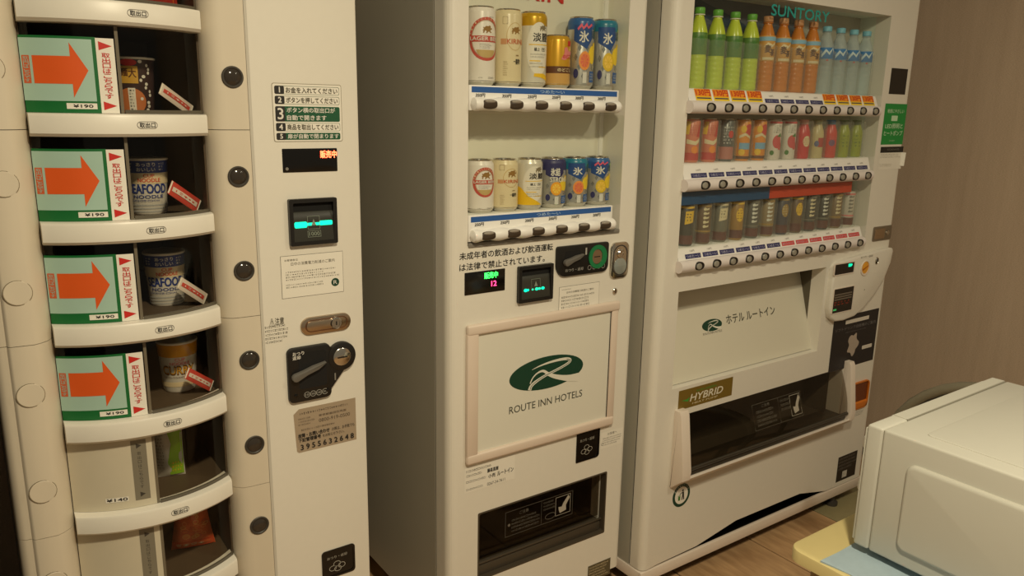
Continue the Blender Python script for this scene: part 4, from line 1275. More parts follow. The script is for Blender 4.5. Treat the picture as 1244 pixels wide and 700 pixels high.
zz = z1-z0
obj('bill_slot_lines', [SCu.rect(x0+0.006, x1-0.008, z0+q*zz, z0+(q+0.06)*zz, 0.0008) for q in (0.52, 0.62, 0.72)], cm('slot_grey', 110, 100, 88), sh)
obj('bill_red_lines', [SCu.dashes(x0+0.006, x1-0.010, z0+0.28*zz, z0+0.48*zz, 2, 71, 0.0008, wmin=0.1, wmax=0.2)], cm('slot_red', 170, 60, 40), sh)
obj('bill_green_light', [SCu.rr(x0+0.005, x0+0.024, z0+0.10*zz, z0+0.17*zz, 0.002, 0.0008)], mat('led_dim_green', (0.05, 0.45, 0.12), emit=0.35), sh)
cx_, cz_ = W(1050.6, 325, YC)
obj('coin_well', prism_ring(circ(cx_+0.001, cz_-0.003, 0.026, 0.025, 32), circ(cx_, cz_, 0.021, 0.021, 32), YC-0.003, YC+0.001), WHITE2, sh)
obj('coin_knob', lathe_y([(0.021, 0), (0.0205, 0.0016), (0.0004, 0.003)], (cx_, YC, cz_), 28), cm('knob_orange', 230, 164, 50, rough=0.35), sh)
obj('coin_slit', flat(YC-0.003).poly([(cx_-0.016, cz_-0.010), (cx_+0.016, cz_+0.004), (cx_+0.016, cz_+0.007), (cx_-0.016, cz_-0.004)], 0.0006), cm('slit_orange', 176, 92, 20), sh)
rx_, rz_ = W(1064.8, 316.7, YC)
obj('return_lever', lathe_y([(0.0125, 0), (0.0125, 0.002), (0.010, 0.004), (0.008, 0.002), (0.0004, 0.002)], (rx_, YC, rz_), 24, sx=0.72), CHROME, sh)
obj('return_knob', ellipsoid((rx_-0.001, YC-0.003, rz_), (0.0045, 0.003, 0.0085)), DARKG, sh)
x0, x1, z0, z1 = RP((1046, 312.5), (1060, 311.5), YC)
obj('coin_print', SCu.text('おつり・返却', x0, x1, (z0+z1)/2-0.003, (z0+z1)/2+0.004, 0.0006), INKG, sh)
dx_, dz_ = W(1050, 352, YC)
obj('status_dot', SCu.disc(dx_, dz_, 0.0022, h=0.0006), GREYP, sh)
# lock plate, black reader, stickers
SR = flat(YR)
x0, x1, z0, z1 = RP((1061, 276), (1081, 290.5), YR)
lk = obj('lock_plate', prism(rrect(x0, x1, z0, z1, 0.006), YR-0.003, YR+0.001, 0.0015), cm('lock_dark_nickel', 150, 142, 128, rough=0.35, metal=0.8), RM)
obj('lock_lever', prism(rrect(x0+0.008, x0+0.60*(x1-x0), z0+0.008, z1-0.008, 0.004), YR-0.005, YR-0.002, 0.0008), NICKEL, lk)
obj('lock_cylinder', lathe_y([(0.008, 0), (0.008, 0.003), (0.0004, 0.003)], (x0+0.76*(x1-x0), YR-0.003, (z0+z1)/2), 18), CHROME, lk)
x0, x1, z0, z1 = RP((1083.4, 82.5), (1099, 115), YR)
obj('black_reader_pad', prism(rrect(x0, x1, z0, z1, 0.001), YR-0.001, YR+0.001), BLACK, RM)
x0, x1, z0, z1 = RP((1075.8, 125.7), (1096, 175.3), YR)
gs = obj('green_sticker', SR.rect(x0, x1, z0, z1, 0.0005), cm('sticker_green', 26, 142, 62, rough=0.5), RM)
sw, sh_ = x1-x0, z1-z0
obj('sticker_text', [SR.text('地球にやさしい', x0+0.12*sw, x1-0.12*sw, z0+0.77*sh_, z0+0.87*sh_, 0.0008, bold=0.0004), SR.text('LED照明と', x0+0.10*sw, x1-0.10*sw, z0+0.39*sh_, z0+0.51*sh_, 0.0008, bold=0.0006), SR.text('ヒートポンプ', x0+0.08*sw, x1-0.08*sw, z0+0.22*sh_, z0+0.34*sh_, 0.0008, bold=0.0006),
     SR.rr(x0+0.34*sw, x0+0.62*sw, z0+0.58*sh_, z0+0.71*sh_, 0.002, 0.0007), SR.dashes(x0+0.35*sw, x0+0.65*sw, z0+0.06*sh_, z0+0.12*sh_, 1, 81, 0.0008)], cm('sticker_text', 196, 226, 190), gs)
x0, x1, z0, z1 = RP((1070, 178.5), (1094, 205), YR)
ws = obj('worn_sticker', SR.rect(x0, x1, z0, z1, 0.0005), PAPER, RM)
sw, sh_ = x1-x0, z1-z0
obj('sticker_header', SR.rect(x0, x1, z1-0.26*sh_, z1, 0.0008), INK, ws)
obj('sticker_print', [SR.dashes(x0+0.28*sw, x0+0.85*sw, z1-0.20*sh_, z1-0.06*sh_, 1, 82, 0.0011)], GREYP, ws)
obj('sticker_lines', [SR.dashes(x0+0.03*sw, x0+0.95*sw, z0+0.50*sh_, z0+0.70*sh_, 3, 83, 0.0008), SR.dashes(x0+0.03*sw, x0+0.7*sw, z0+0.12*sh_, z0+0.26*sh_, 2, 84, 0.0008)], cm('faded_ink', 160, 152, 136), ws)
cv = []
for i in range(7):
    t = i/6
    cv += [(x1-0.012+0.018*t*0.6, YR-0.0008-0.010*t*t, z0+0.010), (x1-0.012+0.018*t*0.6, YR-0.0008-0.012*t*t, z0+0.055)]
obj('peeling_corner', (cv, [(2*i, 2*i+2, 2*i+3, 2*i+1) for i in range(6)]), PAPER, ws)
# black poster sticker under the coin unit (its pictured figure is left plain)
x0, x1, z0, z1 = RP((1013.5, 386), (1060, 437), YR)
z1 = W(1067.4, 374.3, YR)[1]
ps = obj('black_poster_sticker', SR.rect(x0, x1, z0, z1, 0.0005), cm('poster_black', 22, 22, 28, rough=0.4), RM)
sw, sh_ = x1-x0, z1-z0
hd = obj('poster_banner', SR.rect(x0+0.26*sw, x0+0.78*sw, z0+0.835*sh_, z0+0.905*sh_, 0.0008), cm('banner_grey', 214, 208, 196), ps)
obj('poster_text', [SR.text('ソフトドリンク自販機のご案内', x0+0.05*sw, x0+0.95*sw, z0+0.725*sh_, z0+0.785*sh_, 0.0008), SR.dashes(x0+0.28*sw, x0+0.75*sw, z0+0.66*sh_, z0+0.69*sh_, 1, 91, 0.0008)], cm('poster_text', 120, 116, 116), ps)
obj('poster_tag', SR.rr(x0+0.70*sw, x0+0.93*sw, z0+0.27*sh_, z0+0.34*sh_, 0.003, 0.0008), cm('banner_grey', 214, 208, 196), ps)
obj('poster_patch', SR.poly([(x0+0.48*sw+(0.030+0.007*math.cos(5*q))*math.cos(q), z0+0.42*sh_+(0.038+0.006*math.cos(5*q+1))*math.sin(q)) for q in [2*math.pi*i/40 for i in range(40)]], 0.0008), cm('patch_cream', 176, 162, 148), ps)
# gold HYBRID badge
x0, x1, z0, z1 = RP((824.9, 475.5), (888.5, 480), YR)
hb = obj('gold_badge', prism([(x0, z0), (x1, z0), (x1, z1), (x0, z1)], YR-0.0008, YR+0.001), cm('badge_gold', 132, 108, 44, rough=0.4, metal=0.2), RM)
sw, sh_ = x1-x0, z1-z0
SH = flat(YR-0.0008)
obj('badge_text', [SH.text('HYBRID', x0+0.20*sw, x0+0.80*sw, z0+0.30*sh_, z0+0.66*sh_, 0.0005, shear=0.25, bold=0.0012)], cm('badge_silver', 222, 216, 196), hb)
obj('badge_small_text', [SH.text('HEAT PUMP', x0+0.25*sw, x0+0.72*sw, z0+0.13*sh_, z0+0.22*sh_, 0.0005, shear=0.2)], CREAM, hb)
obj('badge_green_text', [SH.text('ECO-GREEN', x0+0.32*sw, x0+0.68*sw, z0+0.74*sh_, z0+0.84*sh_, 0.0005), SH.poly([(x0+0.05*sw, z0+0.46*sh_), (x0+0.17*sw, z0+0.34*sh_), (x0+0.20*sw, z0+0.56*sh_), (x0+0.15*sw, z0+0.47*sh_)], 0.0005)], cm('badge_green', 70, 150, 60), hb)
# ---- delivery bin with projecting cheeks
yz = lambda k: [(YR+0.001, k)]
def cheek(xa, xb, zt, zb):
    return prism_x([(YR+0.001, zb-0.004), (YR-0.004, zb), (YR-0.045, zb+0.035), (YR-0.048, zb+0.06), (YR-0.026, zt-0.012), (YR-0.020, zt), (YR+0.001, zt)], xa, xb, 0.004)
cz1, cz0 = W(820, 503, YR)[1]+0.012, W(815, 592, YR)[1]
obj('bin_cheek', cheek(bx0-0.034, bx0, cz1, cz0), WHITE2, RM)
obj('bin_cheek', cheek(bx1, bx1+0.026, cz1, cz0), WHITE2, RM)
obj('bin_apron', prism_x([(YR+0.001, cz0-0.004), (YR-0.004, cz0), (YR-0.044, cz0+0.035), (YR-0.046, bz0+0.004), (YR-0.038, bz0+0.006), (YR-0.036, bz0), (YR+0.001, bz0)], bx0-0.001, bx1+0.001), WHITE2, RM)
obj('bin_liner', [box(bx0-0.008, bx0-0.0005, YR+0.0505, YR+0.15, bz0-0.008, bz1+0.008), box(bx1+0.0005, bx1+0.008, YR+0.0505, YR+0.15, bz0-0.008, bz1+0.008), box(bx0-0.008, bx1+0.008, YR+0.14, YR+0.15, bz0-0.008, bz1+0.008),
                  box(bx0-0.008, bx1+0.008, YR+0.0505, YR+0.15, bz0-0.008, bz0-0.001), box(bx0-0.008, bx1+0.008, YR+0.0505, YR+0.15, bz1+0.001, bz1+0.008)], cm('bin_liner_grey', 96, 88, 74, rough=0.5), RM)
fl_yz = [(YR+0.004, bz1-0.004)]
nseg = 8
fyz = []
for i in range(nseg+1):
    t = i/nseg
    fyz.append((YR+0.006-0.040*math.sin(t*math.pi/2), bz1-0.005-(bz1-bz0-0.030)*t))
v, f = [], []
for (y, z) in fyz:
    v += [(bx0+0.003, y, z), (bx1-0.003, y, z)]
for i in range(nseg):
    f.append((2*i, 2*i+2, 2*i+3, 2*i+1))
fp = obj('bin_flap', (v, f), FLAPG, RM)
obj('bin_flap_lip', tube([(bx0+0.004, YR-0.034, bz0+0.026), (bx1-0.004, YR-0.034, bz0+0.026)], 0.006, 10), cm('flap_lip', 58, 54, 46, rough=0.3), fp)
obj('bin_sill', box(bx0+0.002, bx1-0.002, YR-0.030, YR+0.05, bz0+0.001, bz0+0.016, 0.004), cm('bin_sill', 70, 63, 52), RM)
def flapmap(u, v, h):
    t = (bz1-0.005-v)/(bz1-bz0-0.030)
    return (u, YR+0.006-0.040*math.sin(min(1, max(0, t))*math.pi/2)-h-0.0005, v)
SFl = Surf(flapmap)
fw, fh = bx1-bx0, bz1-bz0
f0, f1, g0, g1 = bx0+0.38*fw, bx0+0.685*fw, bz0+0.40*fh, bz0+0.82*fh
obj('flap_print', [SFl.frame(f0, f1, g0, g1, 0.0008), SFl.rect(f0+0.52*(f1-f0), f0+0.525*(f1-f0), g0, g1), SFl.text('ご注意', f0+0.18*(f1-f0), f0+0.34*(f1-f0), g1-0.013, g1-0.005), SFl.dashes(f0+0.014, f0+0.5*(f1-f0), g0+0.006, g1-0.018, 4, 95), SFl.dashes(f0+0.55*(f1-f0), f0+0.76*(f1-f0), g0+0.4*(g1-g0), g1-0.006, 3, 96)], cm('flap_print', 112, 107, 96), fp)
obj('flap_pictogram', hand_pictogram(SFl, f1-0.060, f1-0.006, g0+0.008, g1-0.005, 0.0006), cm('pictogram_white', 176, 170, 156), fp)
# orange coin cup
x0, x1, z0, z1 = RP((1031.5, 470), (1052, 489.5), YR)
z1 += 0.008
z0 -= 0.010
oc = obj('coin_return', [prism_ring(rrect(x0, x1, z0, z1, 0.020), rrect(x0+0.005, x1-0.005, z0+0.005, z1-0.005, 0.015), YR-0.006, YR+0.001), prism_x([(YR-0.001, z0+0.004), (YR-0.006, z0+0.004), (YR-0.006, z0+0.022), (YR-0.001, z0+0.028)], x0+0.004, x1-0.004)], cm('cup_orange', 206, 116, 30, rough=0.35), RM)
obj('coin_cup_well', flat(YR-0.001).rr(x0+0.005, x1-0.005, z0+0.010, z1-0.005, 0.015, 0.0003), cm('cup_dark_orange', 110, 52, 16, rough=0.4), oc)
zc_ = z0-0.018
obj('coin_return_print', [SR.dashes(x0+0.006, x1-0.006, zc_-0.012, zc_+0.006, 3, 97, 0.0005)], INKG, RM)
# recycling roundel and dark rating sticker
cx_, cz_ = W(827.6, 601.7, YR)
rs = obj('recycling_sticker', SR.disc(cx_, cz_, 0.037, 0.037, 0.0005, 36), DGREEN, RM)
obj('recycling_field', SR.disc(cx_, cz_, 0.0275, 0.0275, 0.0008, 36), PAPER, rs)
obj('recycling_figure', [SR.disc(cx_+0.005, cz_+0.0145, 0.0036, h=0.0011), SR.poly([(cx_+0.002, cz_+0.010), (cx_+0.010, cz_+0.010), (cx_+0.011, cz_-0.002), (cx_+0.013, cz_-0.016), (cx_+0.008, cz_-0.016), (cx_+0.007, cz_-0.004), (cx_+0.004, cz_-0.016), (cx_+0.0005, cz_-0.016), (cx_+0.003, cz_)], 0.0011), SR.poly([(cx_+0.003, cz_+0.008), (cx_-0.008, cz_+0.002), (cx_-0.008, cz_+0.005), (cx_+0.003, cz_+0.0105)], 0.0012)], INK, rs)
obj('recycling_bin_mark', [SR.poly([(cx_-0.014, cz_-0.002), (cx_-0.004, cz_-0.002), (cx_-0.005, cz_-0.015), (cx_-0.013, cz_-0.015)], 0.0011), SR.rect(cx_-0.015, cx_-0.003, cz_-0.001, cz_+0.001, 0.0011)], PGREEN, rs)
ring_t = []
for i, chh in enumerate('空き容器リサイクル'):
    a = math.radians(150-i*15)
    px_, pz_ = cx_+0.0322*math.cos(a), cz_+0.0322*math.sin(a)
    ring_t.append(SR.text(chh, px_-0.0025, px_+0.0025, pz_-0.0025, pz_+0.0025, 0.0009))
obj('recycling_ring_text', ring_t, WPRINT, rs)
x0, x1, z0, z1 = RP((1018.5, 557.5), (1038.5, 573), YR)
z0 -= 0.012
z1 += 0.004
rp = obj('rating_sticker', SR.rect(x0, x1, z0, z1, 0.0005), cm('rating_dark', 44, 38, 30), RM)
obj('rating_print', [SR.dashes(x0+0.004, x1-0.004, z0+0.42*(z1-z0), z1-0.004, 4, 98, 0.0008)], GREYP, rp)
obj('rating_barcode', [SR.rect(x0+0.30*(x1-x0)+q*0.0042, x0+0.30*(x1-x0)+q*0.0042+0.0026, z0+0.10*(z1-z0), z0+0.36*(z1-z0), 0.0008) for q in range(7)], PAPER, rp)
# ================================================================== drink cans
FACE = math.radians(-9)
def can_surface(r, h):
    return cyl(r+0.0002)
def make_can(name, label, cat, group, h, r, body_m, n=32):
    t = thing(name, label, cat, (0, 0, 0), group)
    nk = r*0.82
    obj('body', lathe([(nk*0.93, 0.0), (nk, 0.002), (r, 0.009), (r, h-0.014), (r*0.97, h-0.010), (nk*1.04, h-0.004), (nk*1.03, h-0.003)], n=n), body_m, t)
    obj('rim', lathe([(nk*1.03, h-0.0035), (nk*1.06, h-0.002), (nk*1.06, h-0.0006), (nk*1.02, h), (nk*0.96, h-0.0006), (nk*0.93, h-0.005), (0.0004, h-0.0055)], n=n), CHROME, t)
    obj('base_rim', lathe([(nk*0.92, -0.0001), (nk*1.005, 0.0018), (r*1.002, 0.0092), (r*1.002, 0.0105), (nk*0.9, 0.011)], n=n), CHROME, t)
    return t

def kirin_mark(S, cu, cv, w_, h):
    """leaping maned beast, as a small emblem"""
    pts = [(-0.50, -0.10), (-0.38, 0.10), (-0.46, 0.30), (-0.30, 0.26), (-0.16, 0.42), (0.06, 0.40), (0.22, 0.50), (0.34, 0.36), (0.30, 0.20), (0.46, 0.22), (0.50, 0.06), (0.34, 0.04), (0.28, -0.12), (0.44, -0.26), (0.34, -0.34), (0.18, -0.20), (0.06, -0.18), (-0.06, -0.38), (-0.16, -0.34), (-0.10, -0.14), (-0.26, -0.06), (-0.34, -0.34), (-0.46, -0.32), (-0.40, -0.10)]
    return S.poly([(cu+a*w_, cv+b*w_*0.8) for a, b in pts], h)

def lager(h, r, label, group):
    t = make_can('beer_can', label, 'beer can', group, h, r, cm('can_white', 232, 224, 216, rough=0.3))
    S = cyl(r)
    k = h/0.168
    vc = 0.098*k
    rv = 0.0460*k+0.002*(1-k)
    ru = rv*0.90
    obj('label_ring', S.ring(0, vc, ru, rv, 0.0062, 0.0004), cm('lager_red', 196, 84, 70, rough=0.35), t)
    obj('label_ring_edge', S.ring(0, vc, ru-0.0068, rv-0.0068, 0.0008, 0.0004), GOLD, t)
    ts = []
    for i, ch in enumerate('KIRINLAGERBEER'):
        a = math.radians(165-i*11.5)
        ts.append(S.text(ch, (ru-0.003)*math.cos(a)-0.0014, (ru-0.003)*math.cos(a)+0.0014, vc+(rv-0.003)*math.sin(a)-0.0017, vc+(rv-0.003)*math.sin(a)+0.0017, 0.0006))
    obj('ring_text', ts, CREAM, t)
    obj('emblem', kirin_mark(S, 0.002, vc+0.42*rv, 0.024, 0.0004), cm('emblem_gold', 150, 112, 56, rough=0.35), t)
    obj('banner', S.rect(-ru+0.001, ru-0.001, vc-0.13*rv, vc+0.15*rv, 0.0006), cm('lager_red', 196, 84, 70), t)
    obj('banner_text', S.text('LAGER BEER', -ru+0.003, ru-0.003, vc-0.07*rv, vc+0.10*rv, 0.0008, bold=0.0004), WPRINT, t)
    obj('gold_foot', S.poly([(0.62*ru*math.cos(math.radians(a)), vc-0.30*rv+0.56*rv*math.sin(math.radians(a))) for a in range(200, 341, 10)], 0.0004), cm('lager_gold', 196, 168, 110, rough=0.4), t)
    obj('fine_print', [S.dashes(-0.016, 0.016, vc-0.46*rv, vc-0.20*rv, 4, 5, 0.0005), S.dashes(-0.018, -0.006, 0.014*k, 0.018*k, 1, 6, 0.0004), S.dashes(0.004, 0.024, 0.014*k, 0.019*k, 1, 7, 0.0004, fill=0.8), S.dashes(0.006, 0.020, h-0.026, h-0.022, 1, 8, 0.0004)], INKG, t)
    return t

def ichiban(h, r, label, group):
    t = make_can('beer_can', label, 'beer can', group, h, r, cm('can_cream', 224, 208, 170, rough=0.3))
    S = cyl(r)
    k = h/0.168
    vc = 0.108*k
    obj('ring', S.ring(0.004, vc, 0.021, 0.030*k, 0.0012, 0.0003), cm('pale_gold', 200, 168, 108), t)
    obj('emblem', kirin_mark(S, 0.006, vc+0.012*k, 0.024, 0.0004), cm('emblem_gold', 150, 112, 56), t)
    obj('name_text', [S.text('KIRIN', -0.016, 0.022, vc-0.016*k, vc-0.006*k, 0.0005, bold=0.0007)], cm('ichiban_red', 200, 104, 66), t)
    obj('name_bar', [S.rect(-0.030, -0.017, vc-0.017*k, vc-0.005*k, 0.0004), S.rect(0.023, 0.034, vc-0.017*k, vc-0.005*k, 0.0004)], cm('ichiban_bar', 206, 150, 104), t)
    obj('brand_text', S.text('一番搾り', 0.000, 0.019, 0.048*k, 0.060*k, 0.0005, bold=0.0004), INK, t)
    obj('drop', [S.text('一', 0.006, 0.014, 0.066*k, 0.069*k, 0.0005), S.dashes(-0.024, -0.013, 0.022*k, 0.055*k, 7, 12, 0.0004), S.frame(-0.026, -0.014, h-0.030*k-0.004, h-0.018*k, 0.0008, 0.0004)], cm('ichiban_print', 150, 124, 86), t)
    return t

def tanrei(h, r, label, group, top_gold):
    t = make_can('beer_can', label, 'beer can', group, h, r, cm('can_pearl', 222, 216, 202, rough=0.28, metal=0.25))
    S = cyl(r)
    k = h/0.168
    if top_gold:
        obj('gold_shoulder', lathe([(r*1.002, h-0.032), (r*1.003, h-0.031), (r*1.003, h-0.0145), (r*0.975, h-0.0098), (r*0.86, h-0.0038)], n=32), cm('shoulder_gold', 206, 160, 24, rough=0.3, metal=0.3), t)
    obj('white_shield', S.poly([(0.030*math.cos(math.radians(a)), 0.086*k+0.058*k*math.sin(math.radians(a))) for a in range(0, 360, 12)], 0.0004), cm('shield_white', 232, 226, 214, rough=0.4), t)
    obj('emblem', kirin_mark(S, 0.010, 0.130*k, 0.020, 0.0007), cm('emblem_grey', 128, 116, 92), t)
    obj('brand_text', S.text('淡麗', -0.015, 0.025, 0.101*k, 0.120*k, 0.0007, bold=0.0007), INK, t)
    obj('style_text', S.text('極上〈生〉', -0.012, 0.018, 0.080*k, 0.088*k, 0.0007, bold=0.0003), INK, t)
    obj('gold_lines', [S.rect(-0.024, 0.028, 0.0935*k, 0.0955*k, 0.0006), S.rect(-0.022, 0.004, 0.0575*k, 0.060*k, 0.0006), S.rect(0.0, 0.022, 0.044*k, 0.0462*k, 0.0006)], YELLOW, t)
    obj('fine_print', [S.dashes(-0.020, 0.022, 0.064*k, 0.076*k, 2, 14, 0.0006), S.dashes(-0.022, 0.024, 0.042*k, 0.056*k, 2, 15, 0.0006)], INKG, t)
    obj('yellow_swoosh', S.poly([(-0.012, 0.024*k), (0.006, 0.022*k), (0.026, 0.016*k), (0.034, 0.012*k), (0.034, 0.024*k), (0.014, 0.031*k), (-0.010, 0.031*k)] if top_gold else [(-0.045, 0.012), (0.022, 0.012), (0.006, 0.021), (-0.016, 0.033), (-0.034, 0.052), (-0.045, 0.056)], 0.0005), YELLOW, t)
    return t

def golden(h, r, label, group):
    t = make_can('beer_can', label, 'beer can', group, h, r, cm('can_golden', 216, 164, 40, rough=0.28, metal=0.35))
    S = cyl(r)
    obj('brown_band', S.rect(-0.055, 0.055, 0.034, 0.050, 0.0004), BROWN, t)
    obj('lower_band', S.rect(-0.055, 0.055, 0.010, 0.034, 0.0003), cm('tan_foot', 206, 160, 90, rough=0.35), t)
    obj('band_text', S.text('のどごし', -0.014, 0.026, 0.038, 0.046, 0.0007, bold=0.0004), CREAM, t)
    obj('pink_script', [S.poly([(-0.006, 0.066), (0.004, 0.064), (0.018, 0.072), (0.030, 0.080), (0.028, 0.086), (0.016, 0.084), (0.010, 0.094), (0.002, 0.092), (0.002, 0.080)], 0.0005)], PINK, t)
    obj('gold_text', S.text('のどごし', -0.002, 0.028, 0.068, 0.077, 0.0008, bold=0.0004), RED, t)
    obj('red_patch', S.rect(0.012, 0.024, 0.096, 0.108, 0.0005), RED, t)
    return t

def chuhi(h, r, label, group, top, fruit, second, kanji='氷', script=None, strong=False):
    t = make_can('chuhai_can', label, 'drink can', group, h, r, SILVER)
    S = cyl(r)
    k = h/0.168
    z = lambda v: v*k
    obj('shoulder', lathe([(r*1.002, h-0.030), (r*1.003, h-0.029), (r*1.003, h-0.0145), (r*0.975, h-0.0098), (r*0.86, h-0.0038)], n=32), top, t)
    obj('blue_field', S.poly([(-0.034, z(0.148)), (0.010, z(0.148)), (0.014, z(0.118)), (-0.002, z(0.093)), (-0.034, z(0.112))], 0.0006), NAVY if strong else cm('ice_blue', 34, 76, 140, rough=0.35), t)
    obj('kanji', S.text(kanji, -0.021, 0.002, z(0.108), z(0.134), 0.0009, bold=0.0010), WPRINT, t)
    # cut-diamond facets on the silver wall
    fc = []
    for i in range(-3, 6):
        for j in range(4):
            u, v = i*0.0095, z(0.030+0.022*j)
            if (i+j) % 2:
                fc.append(S.poly([(u-0.0045, v), (u, v-z(0.009)), (u+0.0045, v), (u, v+z(0.009))], 0.0003))
    obj('facets', fc, cm('facet_grey', 168, 172, 172, rough=0.25, metal=0.8), t)
    obj('second_fruit', [S.disc(0.016, z(0.080), 0.013, z(0.019)+0.002, 0.0007), S.disc(0.024, z(0.098), 0.008, z(0.012), 0.0007)], second, t)
    obj('fruit', [S.disc(-0.006, z(0.066), 0.0145, z(0.020)+0.002, 0.0010)], fruit, t)
    obj('fruit_pulp', [S.poly([(-0.006+0.0105*math.cos(a), z(0.066)+(z(0.0145)+0.0015)*math.sin(a)), (-0.006+0.0105*math.cos(a+0.62), z(0.066)+(z(0.0145)+0.0015)*math.sin(a+0.62)), (-0.006+0.001*math.cos(a+0.3), z(0.066)+0.001*math.sin(a+0.3))], 0.0013) for a in [math.radians(q*45) for q in range(8)]], cm('pulp_'+fruit.name, *[min(255, int(v)) for v in ((226, 108, 84) if 'grapefruit' in fruit.name else (250, 206, 84))], rough=0.35), t)
    obj('foot_patch', [S.rect(0.008, 0.032, z(0.016), z(0.042), 0.0005)], BLUE, t)
    obj('side_badge', [S.disc(-0.027, z(0.036), 0.006, z(0.011), 0.0005)], NAVY, t)
    obj('foot_print', [S.dashes(0.010, 0.030, z(0.020), z(0.038), 3, 17, 0.0008), S.rect(-0.010, 0.000, z(0.014), z(0.040), 0.0005)], cm('can_pale', 214, 212, 206), t)
    if script:
        obj('script', [S.poly([(-0.026, z(0.140)), (-0.016, z(0.152)), (-0.012, z(0.143)), (-0.004, z(0.153)), (0.000, z(0.144)), (0.010, z(0.152)), (0.012, z(0.147)), (0.000, z(0.139)), (-0.004, z(0.145)), (-0.012, z(0.137)), (-0.016, z(0.144)), (-0.024, z(0.135))], 0.0011)], cm('script_pink', 226, 92, 120), t)
    if strong:
        obj('strong_text', S.text('STRONG', -0.022, 0.026, z(0.088), z(0.104), 0.0012, bold=0.0007), WPRINT, t)
    else:
        obj('leaf', S.poly([(0.020, z(0.142)), (0.034, z(0.150)), (0.036, z(0.122)), (0.024, z(0.116))], 0.0005), LIME if fruit is not GFRUIT else PGREEN, t)
        obj('side_text', S.text('結', 0.010, 0.026, z(0.118), z(0.138), 0.0008, bold=0.0004), cm('text_blue_grey', 60, 90, 120), t)
    return t
GFRUIT = cm('grapefruit_rind', 236, 150, 70)
PINEAP = cm('pineapple_yellow', 222, 186, 40)
LEMON = cm('lemon_yellow', 240, 206, 50)
ORNG = cm('orange_rind', 238, 164, 40)
YCAN = 1.523
RC_ = 0.0325
zc1, zc2 = zt1+0.0006, zt2+0.0006
upx = (583.6, 615.7, 646, 675.4, 703.6, 731.9)
lpx = (582.6, 612, 641.7, 670, 696.5, 723.3)
GU, GL = 'cans on the upper shelf of the middle machine', 'cans on the lower shelf of the middle machine'
ICE = cm('ice_blue_top', 40, 96, 160, rough=0.3)
ICET = cm('ice_teal_top', 20, 120, 150, rough=0.3)
ups = [lager(0.168, RC_, 'tall white lager can with red ring label, leftmost on the upper shelf', GU),
       ichiban(0.168, RC_, 'tall cream beer can with red-brown lettering, second on the upper shelf', GU),
       tanrei(0.168, RC_, 'tall pearl white can with gold shoulder and black kanji on the upper shelf', GU, True),
       golden(0.122, RC_, 'short golden yellow can with brown band, the only short upper shelf can', GU),
       chuhi(0.168, RC_, 'tall silver and blue can with pink grapefruit on the upper shelf', GU, ICE, GFRUIT, LEMON, script=True),
       chuhi(0.168, RC_, 'tall silver and teal can with pineapple, rightmost on the upper shelf', GU, ICET, PINEAP, LEMON)]
los = [lager(0.122, RC_, 'short white lager can with red ring label, leftmost on the lower shelf', GL),
       ichiban(0.122, RC_, 'short cream beer can with red-brown lettering, second on the lower shelf', GL),
       tanrei(0.122, RC_, 'short pearl can with black kanji and yellow foot on the lower shelf', GL, False),
       chuhi(0.122, RC_, 'short navy and silver can with orange and STRONG lettering on the lower shelf', GL, NAVY, ORNG, LEMON, kanji='氷結', strong=True),
       chuhi(0.122, RC_, 'short silver can with bright teal shoulder and pink grapefruit on the lower shelf', GL, ICET, GFRUIT, LEMON),
       chuhi(0.122, RC_, 'short silver can with pink script and yellow pineapple, rightmost on the lower shelf', GL, ICE, PINEAP, LEMON, script=True)]
for o, px in zip(ups, upx):
    o.location = (W(px, 60, YCAN)[0] if False else W(px, 103, YCAN)[0], YCAN, zc1)
    o.rotation_euler = (0, 0, FACE)
for o, px in zip(los, lpx):
    o.location = (W(px, 256, YCAN)[0], YCAN, zc2)
    o.rotation_euler = (0, 0, FACE)

# ================================================================== bottles and cans in the wide machine
FACE2 = math.radians(-28)
def bottle(label, group, liquid, cap, band, band_z, h=0.203, r=0.0240, ribs=True, name='drink_bottle', wrap=None):
    t = thing(name, label, 'bottle', (0, 0, 0), group)
    prof = [(r*0.86, 0), (r*0.97, 0.003), (r, 0.008)]
    zb = band_z[0]
    n = 6
    for i in range(1, n*4):
        z = 0.010+(h*0.44-0.010)*i/(n*4)
        prof.append((r*(1-0.035*(0.5-0.5*math.cos(i*math.pi/2))) if ribs else r, z))
    prof += [(r, h*0.46), (r, h*0.66), (r*0.93, h*0.72), (r*0.74, h*0.80), (r*0.52, h*0.875), (r*0.46, h*0.90), (r*0.46, h*0.925)]
    obj('bottle_body', lathe(prof, n=24), liquid, t)
    obj('cap', lathe([(r*0.54, h*0.925), (r*0.56, h*0.928), (r*0.56, h*0.99), (r*0.50, h), (0.0004, h)], n=18), cap, t)
    obj('neck_ring', lathe([(r*0.50, h*0.905), (r*0.60, h*0.908), (r*0.60, h*0.916), (r*0.50, h*0.92)], n=18), RAILW if wrap is None else wrap, t)
    lb = obj('label_band', lathe([(r*1.005, band_z[0]), (r*1.012, band_z[0]+0.0005), (r*1.012, band_z[1]-0.0005), (r*1.005, band_z[1])], n=24), band, t)
    return t, cyl(r*1.015), lb
TEA = cm('melon_soda', 192, 210, 60, rough=0.25)
TEAL_ = cm('green_label', 84, 130, 52, rough=0.4)
GCAP = cm('green_cap', 96, 170, 60, rough=0.4)
G1 = 'bottles in the top row of the wide machine'
t, S, lb = bottle('x', G1, TEA, GCAP, TEAL_, (0.085, 0.140))
obj('label_print', [S.dashes(-0.016, 0.016, 0.092, 0.133, 5, 31, 0.0004, wmin=0.08, wmax=0.3), S.poly([(-0.012, 0.112), (0.002, 0.106), (0.014, 0.118), (0.002, 0.132), (-0.010, 0.128)], 0.0005)], PGREEN, t)
green0 = t
AMB = cm('brown_tea', 206, 124, 40, rough=0.25)
